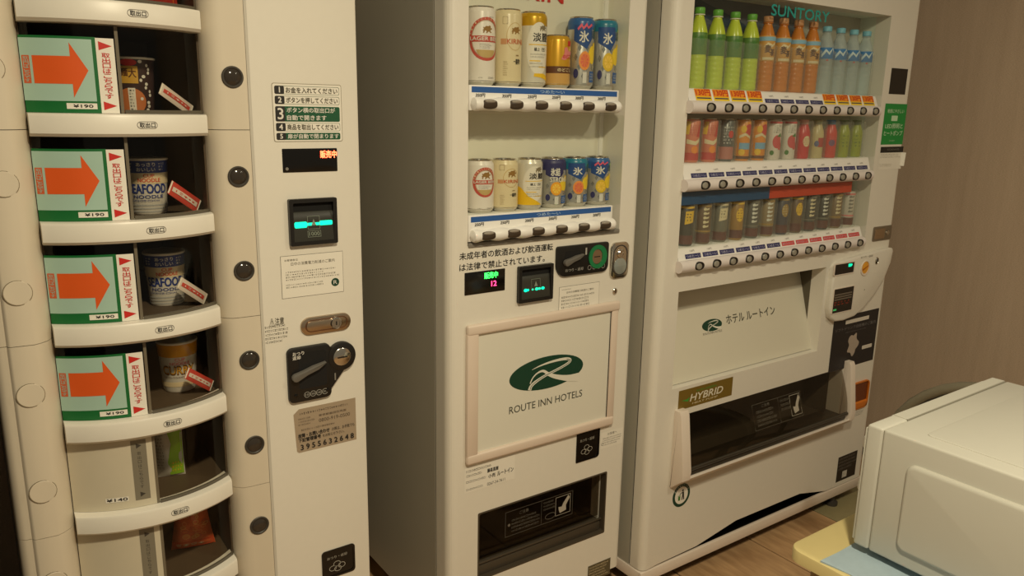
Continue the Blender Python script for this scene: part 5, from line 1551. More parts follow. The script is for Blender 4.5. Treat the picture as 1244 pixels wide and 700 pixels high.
t, S, lb = bottle('x', G1, AMB, cm('tan_cap', 206, 150, 104, rough=0.4), cm('tea_label', 212, 158, 80), (0.082, 0.150), wrap=AMB)
obj('blue_ribbon', S.rect(-0.05, 0.05, 0.136, 0.147, 0.0004), cm('pale_blue', 140, 190, 220), t)
obj('label_print', [S.text('麦', -0.013, 0.003, 0.104, 0.124, 0.0006, bold=0.0012), S.text('茶', 0.002, 0.016, 0.096, 0.114, 0.0006, bold=0.0010)], BROWN, t)
obj('cream_patch', [S.rect(-0.018, 0.018, 0.085, 0.092, 0.0004), S.poly([(-0.018, 0.118), (-0.006, 0.132), (0.008, 0.126), (0.018, 0.134), (0.018, 0.128), (0.006, 0.118), (-0.006, 0.126)], 0.0004)], CREAM, t)
amber0 = t
WAT = glass('water_bottle', (0.90, 0.95, 0.97), 0.07, 0.30, (0.80, 0.90, 0.92))
t, S, lb = bottle('x', G1, WAT, cm('light_blue_cap', 120, 190, 214, rough=0.4), cm('water_label', 46, 124, 190), (0.102, 0.134), wrap=WAT, h=0.196)
obj('label_print', [S.poly([(-0.022, 0.104), (-0.008, 0.122), (0.002, 0.112), (0.012, 0.130), (0.022, 0.116), (0.022, 0.124), (0.012, 0.134), (0.000, 0.120), (-0.010, 0.130), (-0.022, 0.114)], 0.0004)], cm('water_white', 210, 230, 240), t)
obj('red_mark', S.poly([(-0.008, 0.096), (0.000, 0.096), (-0.004, 0.101)], 0.0004), RED, t)
water0 = t
ordn = ('leftmost', 'second from left', 'third from left', 'rightmost')
for base, nm, start in ((green0, 'lime green soda bottle with green cap, {} of four in top row', 0), (amber0, 'brown barley tea bottle with blue ribbon, {} of four in top row', 4), (water0, 'clear water bottle with blue label, {} of four in top row', 8)):
    for i in range(4):
        loc = (BX[start+i], DCOL, zshelf[0]+0.0005)
        lab = nm.format(ordn[i])
        if i == 0:
            base.location = loc
            base['label'] = lab
            base.rotation_euler = (0, 0, FACE2)
        else:
            copy_thing(base, loc, lab, FACE2)
# middle row: small cans and bottle cans
G2 = 'drinks in the middle row of the wide machine'
def small_can(label, group, body, h=0.116, r=0.0215, lid=None, name='drink_can', shoulder=False):
    t = thing(name, label, 'drink can', (0, 0, 0), group)
    if shoulder:
        obj('body', lathe([(r*0.88, 0), (r, 0.004), (r, h*0.60), (r*0.94, h*0.70), (r*0.66, h*0.85), (r*0.60, h*0.88)], n=24), body, t)
        obj('cap', lathe([(r*0.64, h*0.88), (r*0.66, h*0.885), (r*0.66, h*0.99), (r*0.60, h), (0.0004, h)], n=18), lid or CHROME, t)
    else:
        obj('body', lathe([(r*0.86, 0), (r, 0.005), (r, h-0.007), (r*0.88, h-0.003)], n=24), body, t)
        obj('rim', lathe([(r*0.88, h-0.0032), (r*0.92, h-0.002), (r*0.90, h), (r*0.82, h-0.0006), (r*0.80, h-0.003), (0.0004, h-0.0032)], n=24), lid or CHROME, t)
    return t, cyl(r*1.006)
ROSY = cm('rosy_can', 214, 120, 90, rough=0.35)
def peach():
    t, S = small_can('x', G2, ROSY)
    obj('red_foot', S.rect(-0.06, 0.06, 0.006, 0.026, 0.0003), cm('can_red', 190, 44, 40), t)
    obj('cream_wave', S.poly([(-0.02, 0.050), (0.006, 0.046), (0.02, 0.056), (0.02, 0.066), (0.004, 0.056), (-0.02, 0.062)], 0.0004), CREAM, t)
    obj('red_stripe', S.poly([(0.006, 0.068), (0.018, 0.068), (0.026, 0.110), (0.018, 0.110)], 0.0004), RED, t)
    obj('yellow_stripe', S.poly([(-0.028, 0.074), (-0.014, 0.074), (-0.010, 0.108), (-0.022, 0.108)], 0.0004), YELLOW, t)
    obj('fruit', S.disc(0.004, 0.034, 0.010, 0.010, 0.0005), PORANGE, t)
    obj('print', [S.dashes(-0.012, 0.014, 0.070, 0.100, 5, 41, 0.0006, wmin=0.1, wmax=0.3)], cm('can_red', 190, 44, 40), t)
    return t
def cola():
    t, S = small_can('x', G2, cm('can_slate', 92, 92, 92, rough=0.3, metal=0.3))
    obj('rose_foot', S.rect(-0.06, 0.06, 0.006, 0.040, 0.0003), cm('dusty_rose', 180, 112, 100), t)
    obj('print', [S.dashes(-0.016, 0.016, 0.046, 0.096, 6, 43, 0.0005, wmin=0.1, wmax=0.3)], cm('can_pale', 214, 212, 206), t)
    obj('badge', S.disc(0.006, 0.074, 0.008, 0.010, 0.0006), RED, t)
    return t
def orange_can():
    t, S = small_can('x', G2, cm('can_orange', 226, 142, 36, rough=0.35))
    obj('blue_band', S.rect(-0.016, 0.018, 0.032, 0.050, 0.0004), cm('sky_band', 120, 170, 206), t)
    obj('red_circle', S.disc(0.010, 0.086, 0.013, 0.016, 0.0005), RED, t)
    obj('white_wave', S.poly([(-0.018, 0.062), (0.0, 0.070), (0.018, 0.060), (0.018, 0.066), (0.0, 0.078), (-0.018, 0.070)], 0.0005), CREAM, t)
    obj('dark_foot', S.rect(-0.06, 0.06, 0.005, 0.013, 0.0003), BROWN, t)
    obj('fruit', [S.disc(-0.008, 0.024, 0.009, 0.009, 0.0006), S.disc(-0.006, 0.088, 0.008, 0.010, 0.0006)], YELLOW, t)
    return t
def berry():
    t, S = small_can('x', G2, cm('can_milk', 222, 214, 204, rough=0.35))
    obj('berry_patch', [S.disc(0.002, 0.052, 0.013, 0.019, 0.0004)], cm('berry_red', 206, 70, 74), t)
    obj('second_berry', [S.disc(0.012, 0.040, 0.008, 0.012, 0.0004)], cm('berry_red', 206, 70, 74), t)
    obj('leaf', [S.poly([(0.0, 0.066), (0.012, 0.078), (0.016, 0.066)], 0.0006), S.disc(-0.011, 0.020, 0.006, 0.007, 0.0005)], PGREEN, t)
    obj('top_band', S.rect(-0.06, 0.06, 0.104, 0.110, 0.0003), cm('berry_red', 206, 70, 74), t)
    obj('print', [S.dashes(-0.010, 0.014, 0.076, 0.100, 4, 47, 0.0005, wmin=0.1, wmax=0.3)], INKG, t)
    return t
def red_bottle():
    t, S = small_can('x', G2, cm('bottle_crimson', 208, 48, 56, rough=0.3), shoulder=True, lid=cm('cap_pink', 214, 160, 150))
    obj('white_patch', [S.disc(0.004, 0.052, 0.012, 0.016, 0.0004)], CREAM, t)
    obj('print', [S.dashes(-0.008, 0.014, 0.040, 0.062, 4, 49, 0.0006, wmin=0.1, wmax=0.3)], RED, t)
    return t
def cream_bottle():
    t, S = small_can('x', G2, cm('bottle_cream', 206, 190, 140, rough=0.3), shoulder=True, lid=cm('cap_olive', 150, 150, 110))
    obj('red_patch', [S.rect(-0.004, 0.022, 0.034, 0.062, 0.0004)], cm('brick_red', 178, 62, 60), t)
    obj('blue_mark', [S.disc(-0.008, 0.044, 0.007, 0.009, 0.0005)], cm('slate_blue', 92, 100, 140), t)
    return t
def scarlet_bottle():
    t, S = small_can('x', G2, cm('bottle_scarlet', 214, 66, 58, rough=0.3), shoulder=True, lid=cm('cap_blue', 70, 120, 170))
    obj('violet_mark', [S.disc(-0.002, 0.046, 0.010, 0.010, 0.0004)], cm('violet', 120, 80, 120), t)
    obj('print', [S.dashes(-0.012, 0.016, 0.056, 0.068, 3, 51, 0.0005, wmin=0.1, wmax=0.3)], PINK, t)
    return t
def lime_bottle():
    t, S = small_can('x', G2, cm('bottle_lime', 158, 170, 50, rough=0.28), shoulder=True, lid=cm('cap_grey_green', 110, 130, 90))
    obj('green_patch', [S.dashes(-0.014, 0.014, 0.030, 0.072, 4, 53, 0.0004, wmin=0.2, wmax=0.5)], cm('olive_print', 104, 124, 40), t)
    return t
row2 = [(peach, 2, 'rosy peach drink can with red foot, {} of the pair in middle row', ('left', 'right')), (cola, 1, 'slate grey can with rose foot in middle row beside the peach cans', None),
        (orange_can, 2, 'orange fruit can with pale blue band, {} of the pair in middle row', ('left', 'right')), (berry, 2, 'milk white can with red strawberries, {} of the pair in middle row', ('left', 'right')),
        (red_bottle, 1, 'crimson bottle with white patch in middle row beside the strawberry cans', None), (cream_bottle, 1, 'cream bottle with brick red patch in middle row between two red bottles', None),
        (scarlet_bottle, 1, 'scarlet bottle with blue cap in middle row beside lime bottles', None), (lime_bottle, 2, 'small lime green bottle at right end of middle row, {} of two', ('left', 'right'))]
i = 0
for fn, n, lab, wd in row2:
    base = fn()
    for q in range(n):
        loc = (BX[i], DCOL, zshelf[1]+0.0005)
        l2 = lab.format(wd[q]) if wd else lab
        if q == 0:
            base.location = loc
            base.rotation_euler = (0, 0, FACE2)
            base['label'] = l2
        else:
            copy_thing(base, loc, l2, FACE2)
        i += 1
# lowest row: coffee cans
G3 = 'coffee cans in the lowest row of the wide machine'
def coffee(idx, label, body, accent, mark, kind):
    t, S = small_can(label, G3, body, h=0.118, r=0.0215, name='coffee_can')
    obj('brown_foot', S.rect(-0.062, 0.062, 0.006, 0.030, 0.0003), cm('foot_brown', 92, 36, 24, rough=0.4), t)
    if kind == 0:
        obj('panel', S.poly([(-0.010, 0.060), (0.016, 0.066), (0.020, 0.098), (-0.008, 0.096)], 0.0004), accent, t)
        obj('print', [S.dashes(-0.006, 0.014, 0.068, 0.092, 3, idx, 0.0006, wmin=0.15, wmax=0.4)], mark, t)
    elif kind == 1:
        obj('panel', [S.disc(0.004, 0.074, 0.012, 0.020, 0.0004)], accent, t)
        obj('print', [S.dashes(-0.006, 0.014, 0.060, 0.090, 4, idx, 0.0006, wmin=0.15, wmax=0.4)], mark, t)
    else:
        sq = []
        for q in range(5):
            z = 0.046+0.012*q
            sq.append(S.poly([(-0.006, z), (0.008, z+0.003), (0.010, z+0.008), (0.002, z+0.006), (-0.004, z+0.009), (-0.008, z+0.005)], 0.0005))
        obj('vertical_lettering', sq, mark, t)
        obj('accent_band', S.rect(-0.062, 0.062, 0.034, 0.039, 0.0004), accent, t)
    obj('top_band', S.rect(-0.062, 0.062, 0.104, 0.110, 0.0003), accent, t)
    t.location = (BX[idx], DCOL, zshelf[2]+0.0005)
    t.rotation_euler = (0, 0, FACE2)
    return t
CB = cm('coffee_black', 48, 42, 34, rough=0.3)
CBR = cm('coffee_brown', 104, 76, 48, rough=0.35)
CGY = cm('coffee_grey', 120, 116, 100, rough=0.35, metal=0.3)
CNV = cm('coffee_navy', 58, 54, 70, rough=0.35)
CTN = cm('coffee_tan', 150, 128, 92, rough=0.35)
coffee(0, 'black coffee can with yellow panel, leftmost in the lowest row', CB, YELLOW, INK, 0)
coffee(1, 'brown coffee can with cream lettering, second in the lowest row', CBR, GOLD, CREAM, 2)
coffee(2, 'grey coffee can with pale lettering, third in the lowest row', CGY, CREAM, DARKG, 0)
coffee(3, 'golden yellow coffee can under the blue header card, fourth in the lowest row', cm('coffee_gold', 160, 118, 40, rough=0.35), YELLOW, BROWN, 1)
coffee(4, 'dark grey coffee can with silver vertical lettering, fifth in the lowest row', cm('coffee_steel', 84, 80, 74, rough=0.35), CGY, WPRINT, 2)
coffee(5, 'tan coffee can with white vertical lettering, sixth in the lowest row', CTN, GOLD, WPRINT, 2)
coffee(6, 'navy coffee can with gold disc, seventh in the lowest row', CNV, GOLD, CREAM, 1)
coffee(7, 'brown coffee can with bright yellow disc, eighth in the lowest row', CBR, YELLOW, BROWN, 1)
coffee(8, 'charcoal coffee can with pale vertical lettering, ninth in the lowest row', cm('coffee_charcoal', 66, 62, 58, rough=0.35), CGY, CREAM, 2)
coffee(9, 'black coffee can with silver vertical lettering, tenth in the lowest row', CB, CGY, WPRINT, 2)
coffee(10, 'light brown coffee can with cream vertical lettering, eleventh in the lowest row', cm('coffee_milk', 132, 106, 74, rough=0.35), GOLD, CREAM, 2)
coffee(11, 'pale white can with dark print, rightmost in the lowest row', cm('coffee_white', 204, 196, 184, rough=0.35), PINK, GREYP, 2)

# ================================================================== food in the carousel
GF = 'food behind the carousel doors of the left machine'
def shelf_z(k):
    return RAILZ[k+1]+0.0125
def cup(label, body, r0=0.0305, r1=0.0375, h=0.104):
    t = thing('noodle_cup', label, 'cup noodle', (0, 0, 0), GF)
    obj('cup_body', lathe([(r0*0.94, 0), (r0, 0.003), (r1*0.985, h-0.004)], n=36), body, t)
    obj('cup_rim', lathe([(r1*0.98, h-0.0045), (r1*1.03, h-0.004), (r1*1.035, h-0.0015), (r1*1.0, h-0.0005), (r1*0.96, h-0.001)], n=36), PAPER, t)
    obj('foil_lid', lathe([(r1*0.985, h-0.0012), (r1*0.985, h-0.0002), (0.0004, h)], n=36), cm('foil_lid', 206, 204, 196, rough=0.3, metal=0.3), t)
    return t, cyl(lambda v: r0+(r1*0.985-r0)*v/(h-0.004)+0.0003)
SBLUE = cm('seafood_blue', 44, 62, 134, rough=0.4)
def seafood(label):
    t, S = cup(label, cm('cup_white', 226, 222, 212, rough=0.4))
    obj('blue_band', S.rect(-0.110, 0.110, 0.077, 0.099, 0.0003), SBLUE, t)
    obj('band_text', [S.text('あっさり', -0.014, 0.016, 0.089, 0.096, 0.0006, bold=0.0003), S.text('おいしい', -0.014, 0.016, 0.080, 0.087, 0.0006, bold=0.0003), S.dashes(-0.034, -0.020, 0.080, 0.096, 3, 3, 0.0006, wmin=0.2, wmax=0.5), S.dashes(0.022, 0.034, 0.080, 0.096, 3, 4, 0.0006, wmin=0.2, wmax=0.5)], WPRINT, t)
    obj('cream_band', S.rect(-0.110, 0.110, 0.057, 0.077, 0.0003), cm('cup_cream', 226, 208, 170), t)
    obj('red_lettering', [S.text('CUP', -0.004, 0.014, 0.069, 0.075, 0.0006, bold=0.0005), S.text('NOODLE', -0.014, 0.024, 0.060, 0.067, 0.0006, bold=0.0006)], cm('cup_red', 214, 96, 70), t)
    obj('name_lettering', S.text('SEAFOOD', -0.034, 0.036, 0.039, 0.056, 0.0006, bold=0.0012), SBLUE, t)
    obj('fine_lettering', [S.text('NOODLE', -0.026, 0.030, 0.030, 0.036, 0.0005, bold=0.0004), S.dashes(-0.034, 0.034, 0.022, 0.029, 1, 5, 0.0005)], SBLUE, t)
    obj('grey_stripes', [S.rect(-0.10, 0.10, 0.004+0.006*q, 0.0065+0.006*q, 0.0003) for q in range(3)], cm('cup_stripe', 180, 182, 182), t)
    return t
def curry(label):
    t, S = cup(label, cm('cup_white', 226, 222, 212))
    obj('yellow_band', S.rect(-0.110, 0.110, 0.074, 0.099, 0.0003), cm('curry_yellow', 222, 156, 24, rough=0.4), t)
    obj('pink_lettering', [S.text('CUP', -0.004, 0.014, 0.066, 0.072, 0.0006, bold=0.0004), S.text('NOODLE', -0.014, 0.022, 0.058, 0.064, 0.0006, bold=0.0005)], PINK, t)
    obj('name_lettering', S.text('CURRY', -0.030, 0.032, 0.037, 0.056, 0.0006, bold=0.0014), cm('curry_brown', 110, 68, 16), t)
    obj('name_highlight', S.text('CURRY', -0.029, 0.031, 0.040, 0.054, 0.0010), cm('curry_gold', 220, 160, 40), t)
    obj('fine_lettering', [S.dashes(-0.030, 0.030, 0.028, 0.035, 1, 7, 0.0005)], BROWN, t)
    obj('cream_foot', S.rect(-0.10, 0.10, 0.012, 0.022, 0.0003), cm('cup_cream', 226, 208, 170), t)
    return t
def ramen(label):
    t, S = cup(label, cm('ramen_dark', 70, 52, 50, rough=0.3))
    obj('yellow_panel', S.rect(-0.022, 0.010, 0.058, 0.088, 0.0004), cm('ramen_yellow', 206, 160, 60), t)
    obj('red_oval', S.disc(-0.004, 0.094, 0.013, 0.006, 0.0006), RED, t)
    obj('panel_text', [S.text('麺', -0.018, -0.006, 0.070, 0.084, 0.0007, bold=0.0005), S.text('大', -0.005, 0.007, 0.068, 0.084, 0.0007, bold=0.0005)], BROWN, t)
    obj('noodle_picture', [S.disc(-0.004, 0.026, 0.026, 0.024, 0.0004)], cm('noodle_orange', 196, 116, 64), t)
    obj('white_strip', S.rect(-0.008, 0.004, 0.008, 0.050, 0.0007), PAPER, t)
    obj('strip_print', [S.dashes(-0.0065, 0.0025, 0.010, 0.048, 7, 8, 0.0010, wmin=0.3, wmax=0.6)], INK, t)
    rd = random.Random(5)
    obj('white_spots', [S.disc(0.014+0.018*rd.random(), 0.012+0.084*q/13, 0.0022+0.0014*rd.random(), 0.003, 0.0005, 8) for q in range(14)], WPRINT, t)
    return t
def packet(label, w_, h_, m1, m2, loc, rot):
    t = thing('seasoning_packet', label, 'packet', loc, 'seasoning packets beside the cups')
    pts = []
    v, f = [], []
    nx, ny = 8, 6
    for side in (-1, 1):
        for i in range(nx+1):
            for j in range(ny+1):
                a, b = i/nx, j/ny
                d = 0.004*(math.sin(math.pi*a)*math.sin(math.pi*b))**0.6
                v.append(((a-0.5)*w_, side*d, b*h_))
    o_ = (nx+1)*(ny+1)
    for i in range(nx):
        for j in range(ny):
            q = (i*(ny+1)+j, (i+1)*(ny+1)+j, (i+1)*(ny+1)+j+1, i*(ny+1)+j+1)
            f.append(q)
            f.append(tuple(x+o_ for x in q[::-1]))
    t.location = (0, 0, 0)
    ORG[t.name] = Vector((0, 0, 0))
    obj('wrapper', (v, f), m1, t)
    Sx = Surf(lambda u, vv, h: (u, -0.0005-h-0.004*(max(0, math.sin(math.pi*(u/w_+0.5)))*max(0, math.sin(math.pi*vv/h_)))**0.6, vv), 0.005)
    obj('wrapper_print', [Sx.rect(-0.42*w_, 0.40*w_, 0.30*h_, 0.62*h_, 0.0004)], m2, t)
    obj('wrapper_text', [Sx.dashes(-0.36*w_, 0.34*w_, 0.36*h_, 0.56*h_, 1, 3, 0.0008, fill=0.7, wmin=0.08, wmax=0.2, ragged=0)], m1, t)
    obj('crimp', [Sx.rect(-0.5*w_, -0.46*w_, 0.04*h_, 0.96*h_, 0.0004), Sx.rect(0.46*w_, 0.5*w_, 0.04*h_, 0.96*h_, 0.0004)], PAPER, t)
    t.location = loc
    t.rotation_euler = rot
    return t
YF_ = 1.60
KR = cm('packet_red', 196, 70, 58, rough=0.35)
KW = cm('packet_white', 218, 206, 196, rough=0.35)
def pk_loc(px, py, y=1.575):
    p = on_y(px, py, y)
    return (p.x, y, p.z)
def cup_at(t, px, k, rz=-14):
    t.location = (on_y(px, 300, YF_).x, YF_, shelf_z(k))
    t.rotation_euler = (0, 0, math.radians(rz))
cup_at(ramen('dark ramen cup with yellow panel and white spots on the second shelf'), 180, 1)
cup_at(seafood('seafood noodle cup with blue band on the third shelf from the top'), 186, 2)
cup_at(seafood('seafood noodle cup with blue band on the fourth shelf, above the curry cup'), 198, 3)
cup_at(curry('yellow-banded curry noodle cup in the lowest of the arrow-sign compartments'), 205, 4)
def lean(px, k, deg, mats, label, w_=0.078, h_=0.030, yaw=10):
    """packet lying on its long edge, one end propped up on the cup"""
    x = px
    a = math.radians(deg)
    z = shelf_z(k)+0.5*w_*math.sin(a)+0.002
    packet(label, w_, h_, *mats, (x, 1.528, z), (math.radians(-8), a, math.radians(26)))
lean(0.331, 1, 32, (KW, KR), 'white and red packet leaning beside the dark ramen cup', 0.074, 0.022)
lean(0.331, 2, 35, (KR, KW), 'red striped packet leaning beside the upper seafood cup', 0.074, 0.027)
lean(0.333, 3, 38, (KW, KR), 'pale packet with red print leaning beside the lower seafood cup', 0.072, 0.023)
lean(0.333, 4, 38, (KR, KW), 'red packet with white lettering leaning beside the curry cup', 0.072, 0.023)
def pillow(label, name, w_, h_, d_, m, cat, prints, loc, rz, taper=0.0, lean_=0.0):
    t = thing(name, label, cat, (0, 0, 0), GF)
    nx, ny = 14, 18
    rd = random.Random(len(label))
    ph = [rd.uniform(0, 6) for _ in range(4)]
    def bulge(a, b):
        e = max(0, math.sin(math.pi*a))**0.55*max(0, math.sin(math.pi*b))**0.5
        return d_/2*e*(1+0.10*math.sin(9*a+ph[0]+5*b)+0.08*math.sin(13*b+ph[1]))
    def half(b):
        return 0.5*w_*(1-taper*b)*(1-0.05*math.sin(math.pi*b))
    v, f = [], []
    for sd in (-1, 1):
        for i in range(nx+1):
            for j in range(ny+1):
                a, b = i/nx, j/ny
                v.append(((a-0.5)*2*half(b), sd*bulge(a, b), b*h_))
    o_ = (nx+1)*(ny+1)
    for i in range(nx):
        for j in range(ny):
            q = (i*(ny+1)+j, (i+1)*(ny+1)+j, (i+1)*(ny+1)+j+1, i*(ny+1)+j+1)
            f.append(q)
            f.append(tuple(x+o_ for x in q[::-1]))
    obj('bag', (v, f), m, t)
    Sx = Surf(lambda u, vv, h: (u*(1-taper*vv/h_), -h-bulge(min(1, max(0, u/w_+0.5)), min(1, max(0, vv/h_))), vv), 0.006)
    for nm, sh, mm in prints(Sx, w_, h_):
        obj(nm, sh, mm, t)
    t.location = loc
    t.rotation_euler = (lean_, 0, rz)
    return t
x = on_y(235, 660, 1.60).x
SNK = cm('snack_bag_clear', 226, 112, 66, rough=0.14, var=0.2, scale=120)
def snack_prints(S, w_, h_):
    rd = random.Random(3)
    rings = []
    for q in range(34):
        u, vv = rd.uniform(-0.38, 0.38)*w_, rd.uniform(0.25, 0.80)*h_
        rings.append(S.ring(u, vv, rd.uniform(0.004, 0.009), rd.uniform(0.003, 0.006), 0.0016, 0.0006, 12))
    return [('snack_ring', rings[k::3], m) for k, m in enumerate((cm('snack_orange', 236, 150, 84), cm('snack_gold', 240, 176, 100), cm('snack_red', 200, 84, 48)))] + \
           [('bag_foot', S.rect(-0.48*w_, 0.48*w_, 0.03*h_, 0.18*h_, 0.0006), cm('bag_red', 220, 88, 50, rough=0.25)), ('bag_print', S.dashes(-0.4*w_, 0.4*w_, 0.07*h_, 0.15*h_, 1, 5, 0.0010, wmin=0.06, wmax=0.2), CREAM)]
for o in [pillow('orange red snack bag in the lowest compartment in view', 'snack_bag', 0.088, 0.118, 0.045, SNK, 'snack bag', snack_prints, (x, 1.60, shelf_z(6)), math.radians(-12), taper=0.35)]:
    pass
x = on_y(206, 560, 1.585).x
def pouch_prints(S, w_, h_):
    return [('green_side', S.poly([(0.0, 0.04*h_), (0.46*w_, 0.04*h_), (0.46*w_, 0.96*h_), (-0.08*w_, 0.96*h_), (0.10*w_, 0.6*h_), (-0.04*w_, 0.3*h_)], 0.0006), cm('pouch_green', 140, 190, 40, rough=0.3)),
            ('green_print', S.dashes(0.08*w_, 0.42*w_, 0.08*h_, 0.30*h_, 3, 6, 0.0010, wmin=0.1, wmax=0.3), YELLOW), ('grey_print', S.dashes(-0.42*w_, -0.10*w_, 0.15*h_, 0.85*h_, 12, 7, 0.0006, wmin=0.1, wmax=0.4), GREYP)]
pillow('green and silver snack pouch standing above the orange snack bag', 'snack_pouch', 0.056, 0.122, 0.028, cm('pouch_silver', 196, 192, 182, rough=0.25), 'snack bag', pouch_prints, (x, 1.585, shelf_z(5)), math.radians(-14))
def red_prints(S, w_, h_):
    return [('white_panel', S.rect(-0.40*w_, -0.05*w_, 0.06*h_, 0.5*h_, 0.0006), PAPER), ('panel_print', S.dashes(-0.38*w_, -0.08*w_, 0.08*h_, 0.46*h_, 5, 9, 0.0010, wmin=0.1, wmax=0.3), RED), ('orange_panel', S.rect(0.0, 0.42*w_, 0.05*h_, 0.4*h_, 0.0006), PORANGE)]
pillow('red and orange bag whose foot shows on the topmost shelf', 'snack_bag', 0.100, 0.105, 0.036, cm('bag_crimson', 178, 50, 40, rough=0.3), 'snack bag', red_prints, (on_y(190, 8, 1.60).x-0.013, 1.60, shelf_z(0)), math.radians(-12))

# ================================================================== microwave on its table, chair behind
TX0, TX1, TY0, TY1, TZ = 1.266, 2.02, 0.22, 0.822, 0.560
TB = thing('side_table', 'pale yellow table with rounded corner under the white microwave', 'table', (1.64, 0.52, 0))
obj('table_top', prism_z(rrect(TX0, TX1, TY0, TY1, 0.03), TZ-0.026, TZ, 0.004), cm('pale_yellow_laminate', 222, 206, 146, rough=0.45, var=0.06, scale=14), TB)
for lx in (TX0+0.05, TX1-0.05):
    for ly in (TY0+0.05, TY1-0.05):
        obj('leg', lathe([(0.014, 0), (0.016, 0.004), (0.020, TZ-0.03), (0.020, TZ-0.026)], (lx, ly, 0), 16), cm('table_leg', 150, 128, 86, rough=0.5), TB)
# crumpled pale blue cloth
cvs, cfs = [], []
cx0, cx1, cy0, cy1 = 1.272, 1.90, 0.30, 0.749
nx, ny = 40, 28
for i in range(nx+1):
    for j in range(ny+1):
        a, b = i/nx, j/ny
        xx, yy = cx0+(cx1-cx0)*a, cy0+(cy1-cy0)*b
        xx += 0.006*math.sin(yy*30)
        hgt = 0.0016+0.0012*math.sin(xx*46+yy*21)*math.cos(yy*37)
        cvs.append((xx, yy, TZ+hgt+0.0014))
k0 = len(cvs)
cvs += [(a, b, TZ+0.0004) for a, b, c in cvs]
for i in range(nx):
    for j in range(ny):
        q = (i*(ny+1)+j, (i+1)*(ny+1)+j, (i+1)*(ny+1)+j+1, i*(ny+1)+j+1)
        cfs.append(q)
        cfs.append(tuple(t+k0 for t in q[::-1]))
bd = [i*(ny+1) for i in range(nx+1)]+[nx*(ny+1)+j for j in range(1, ny+1)]+[i*(ny+1)+ny for i in range(nx-1, -1, -1)]+[j for j in range(ny-1, 0, -1)]
for a, b in zip(bd, bd[1:]+bd[:1]):
    cfs.append((b, a, a+k0, b+k0))
single('table_cloth', (cvs, cfs), cm('pale_blue_cloth', 172, 194, 208, rough=0.85, var=0.08, scale=60, bump=0.2), 'pale blue cloth spread under the white microwave', 'cloth')
MW = thing('microwave_oven', 'white microwave oven with embossed side panel in the lower right corner', 'microwave', (1.60, 0.55, TZ+0.004))
A0, A1, BZ0, BZ1 = 1.354, 1.851, 0.580, 0.830
FY, GY, BY = 0.737, 0.7055, 0.345
MWM = cm('microwave_white', 204, 203, 192, rough=0.4, var=0.015)
obj('front_fascia', box(A0, A1, GY+0.0003, FY, BZ0, BZ1, 0.005, 3), MWM, MW)
obj('fascia_joint', box(A0+0.004, A1-0.004, GY-0.001, GY+0.0015, BZ0+0.004, BZ1-0.004), cm('joint_grey', 120, 112, 92), MW)
obj('casing', box(A0, A1, BY, GY-0.0003, BZ0, BZ1, 0.005, 3), MWM, MW)
# embossed side panel and raised top
v, f = prism(rrect(-0.652, -0.395, 0.612, 0.785, 0.018, 6), A0-0.0085, A0+0.001, 0.0075, 4)
obj('side_emboss', ([(b, -a, c) for a, b, c in v], f), MWM, MW)
obj('top_panel', prism_z(rrect(A0+0.040, A1-0.022, BY+0.03, 0.648, 0.012), BZ1-0.001, BZ1+0.0022, 0.0018), MWM, MW)
obj('top_seam', [box(1.4385, 1.4397, GY, FY-0.005, BZ1-0.002, BZ1+0.0003), box(1.4385, A1-0.006, GY-0.0006, GY+0.0006, BZ1-0.002, BZ1+0.0003)], cm('seam_pale', 160, 156, 142), MW)
obj('top_strip', box(1.441, A1-0.004, GY+0.002, FY-0.004, BZ1-0.002, BZ1+0.0006, 0.0003, 1), MWM, MW)
obj('door', prism_z(rrect(1.468, A1-0.002, FY, FY+0.016, 0.003), BZ0+0.004, BZ1-0.014), MWM, MW)
obj('door_window', box(1.51, A1-0.04, FY+0.016, FY+0.0172, BZ0+0.04, BZ1-0.04), BLACKG, MW)
obj('control_panel', box(A0+0.006, 1.466, FY, FY+0.006, BZ0+0.006, BZ1-0.010, 0.002), MWM, MW)
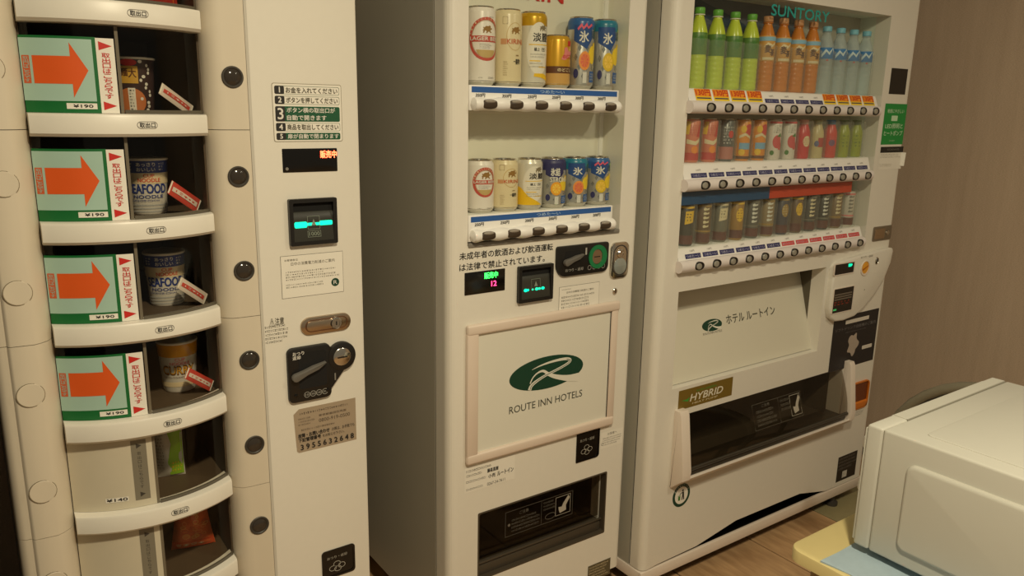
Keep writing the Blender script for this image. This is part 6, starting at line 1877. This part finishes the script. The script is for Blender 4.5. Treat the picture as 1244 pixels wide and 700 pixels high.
for kz in (0.777, 0.687):
    v, f = lathe_y([(0.021, 0), (0.020, 0.012), (0.017, 0.016), (0.0004, 0.0165)], (0, 0, 0), 24)
    kb = obj('dial_knob', ([(1.402-a, FY+0.006-b, kz+c) for a, b, c in v], f), RAILW, MW)
for lx in (A0+0.04, A1-0.04):
    for ly in (BY+0.04, FY-0.05):
        obj('foot', lathe([(0.012, 0), (0.014, 0.003), (0.014, BZ0+0.001-TZ-0.004)], (lx, ly, TZ+0.004), 14), BLACK, MW)
# chair
CHX = 2.20
CHR = thing('round_back_chair', 'chair with round grey backrest and dark padding behind the microwave', 'chair', (2.36, 0.90, 0))
pr = [on_x(px, py, CHX) for px, py in ((1087.6, 498.7), (1123, 473.7), (1173, 464.4))]
(y1, z1), (y2, z2), (y3, z3) = [(p.y, p.z) for p in pr]
dd = 2*(y1*(z2-z3)+y2*(z3-z1)+y3*(z1-z2))
cyy = ((y1*y1+z1*z1)*(z2-z3)+(y2*y2+z2*z2)*(z3-z1)+(y3*y3+z3*z3)*(z1-z2))/dd
czz = ((y1*y1+z1*z1)*(y3-y2)+(y2*y2+z2*z2)*(y1-y3)+(y3*y3+z3*z3)*(y2-y1))/dd
rr_ = math.hypot(y1-cyy, z1-czz)
hoop = [(CHX+0.010, cyy+(rr_-0.016)*math.cos(math.radians(a)), czz+(rr_-0.016)*math.sin(math.radians(a))) for a in range(-30, 211, 10)]
obj('back_frame', tube(hoop, 0.016, 12), cm('chair_frame_grey', 128, 122, 104, rough=0.4), CHR)
pad = [(cyy+(rr_-0.024)*math.cos(math.radians(a)), czz+(rr_-0.024)*math.sin(math.radians(a))) for a in range(-25, 206, 10)]
obj('back_pad', prism_x(pad, CHX, CHX+0.022, 0.004), cm('chair_pad', 52, 46, 38, rough=0.8), CHR)
sz = 0.40
obj('seat', prism_z(rrect(CHX-0.02, CHX+0.40, cyy-0.20, cyy+0.20, 0.05), sz-0.05, sz, 0.012), cm('chair_pad', 52, 46, 38), CHR)
for lx in (CHX+0.03, CHX+0.36):
    for ly in (cyy-0.16, cyy+0.16):
        obj('leg', lathe([(0.012, 0), (0.013, 0.003), (0.013, sz-0.045)], (lx, ly, 0), 12), cm('chair_frame_grey', 128, 122, 104), CHR)
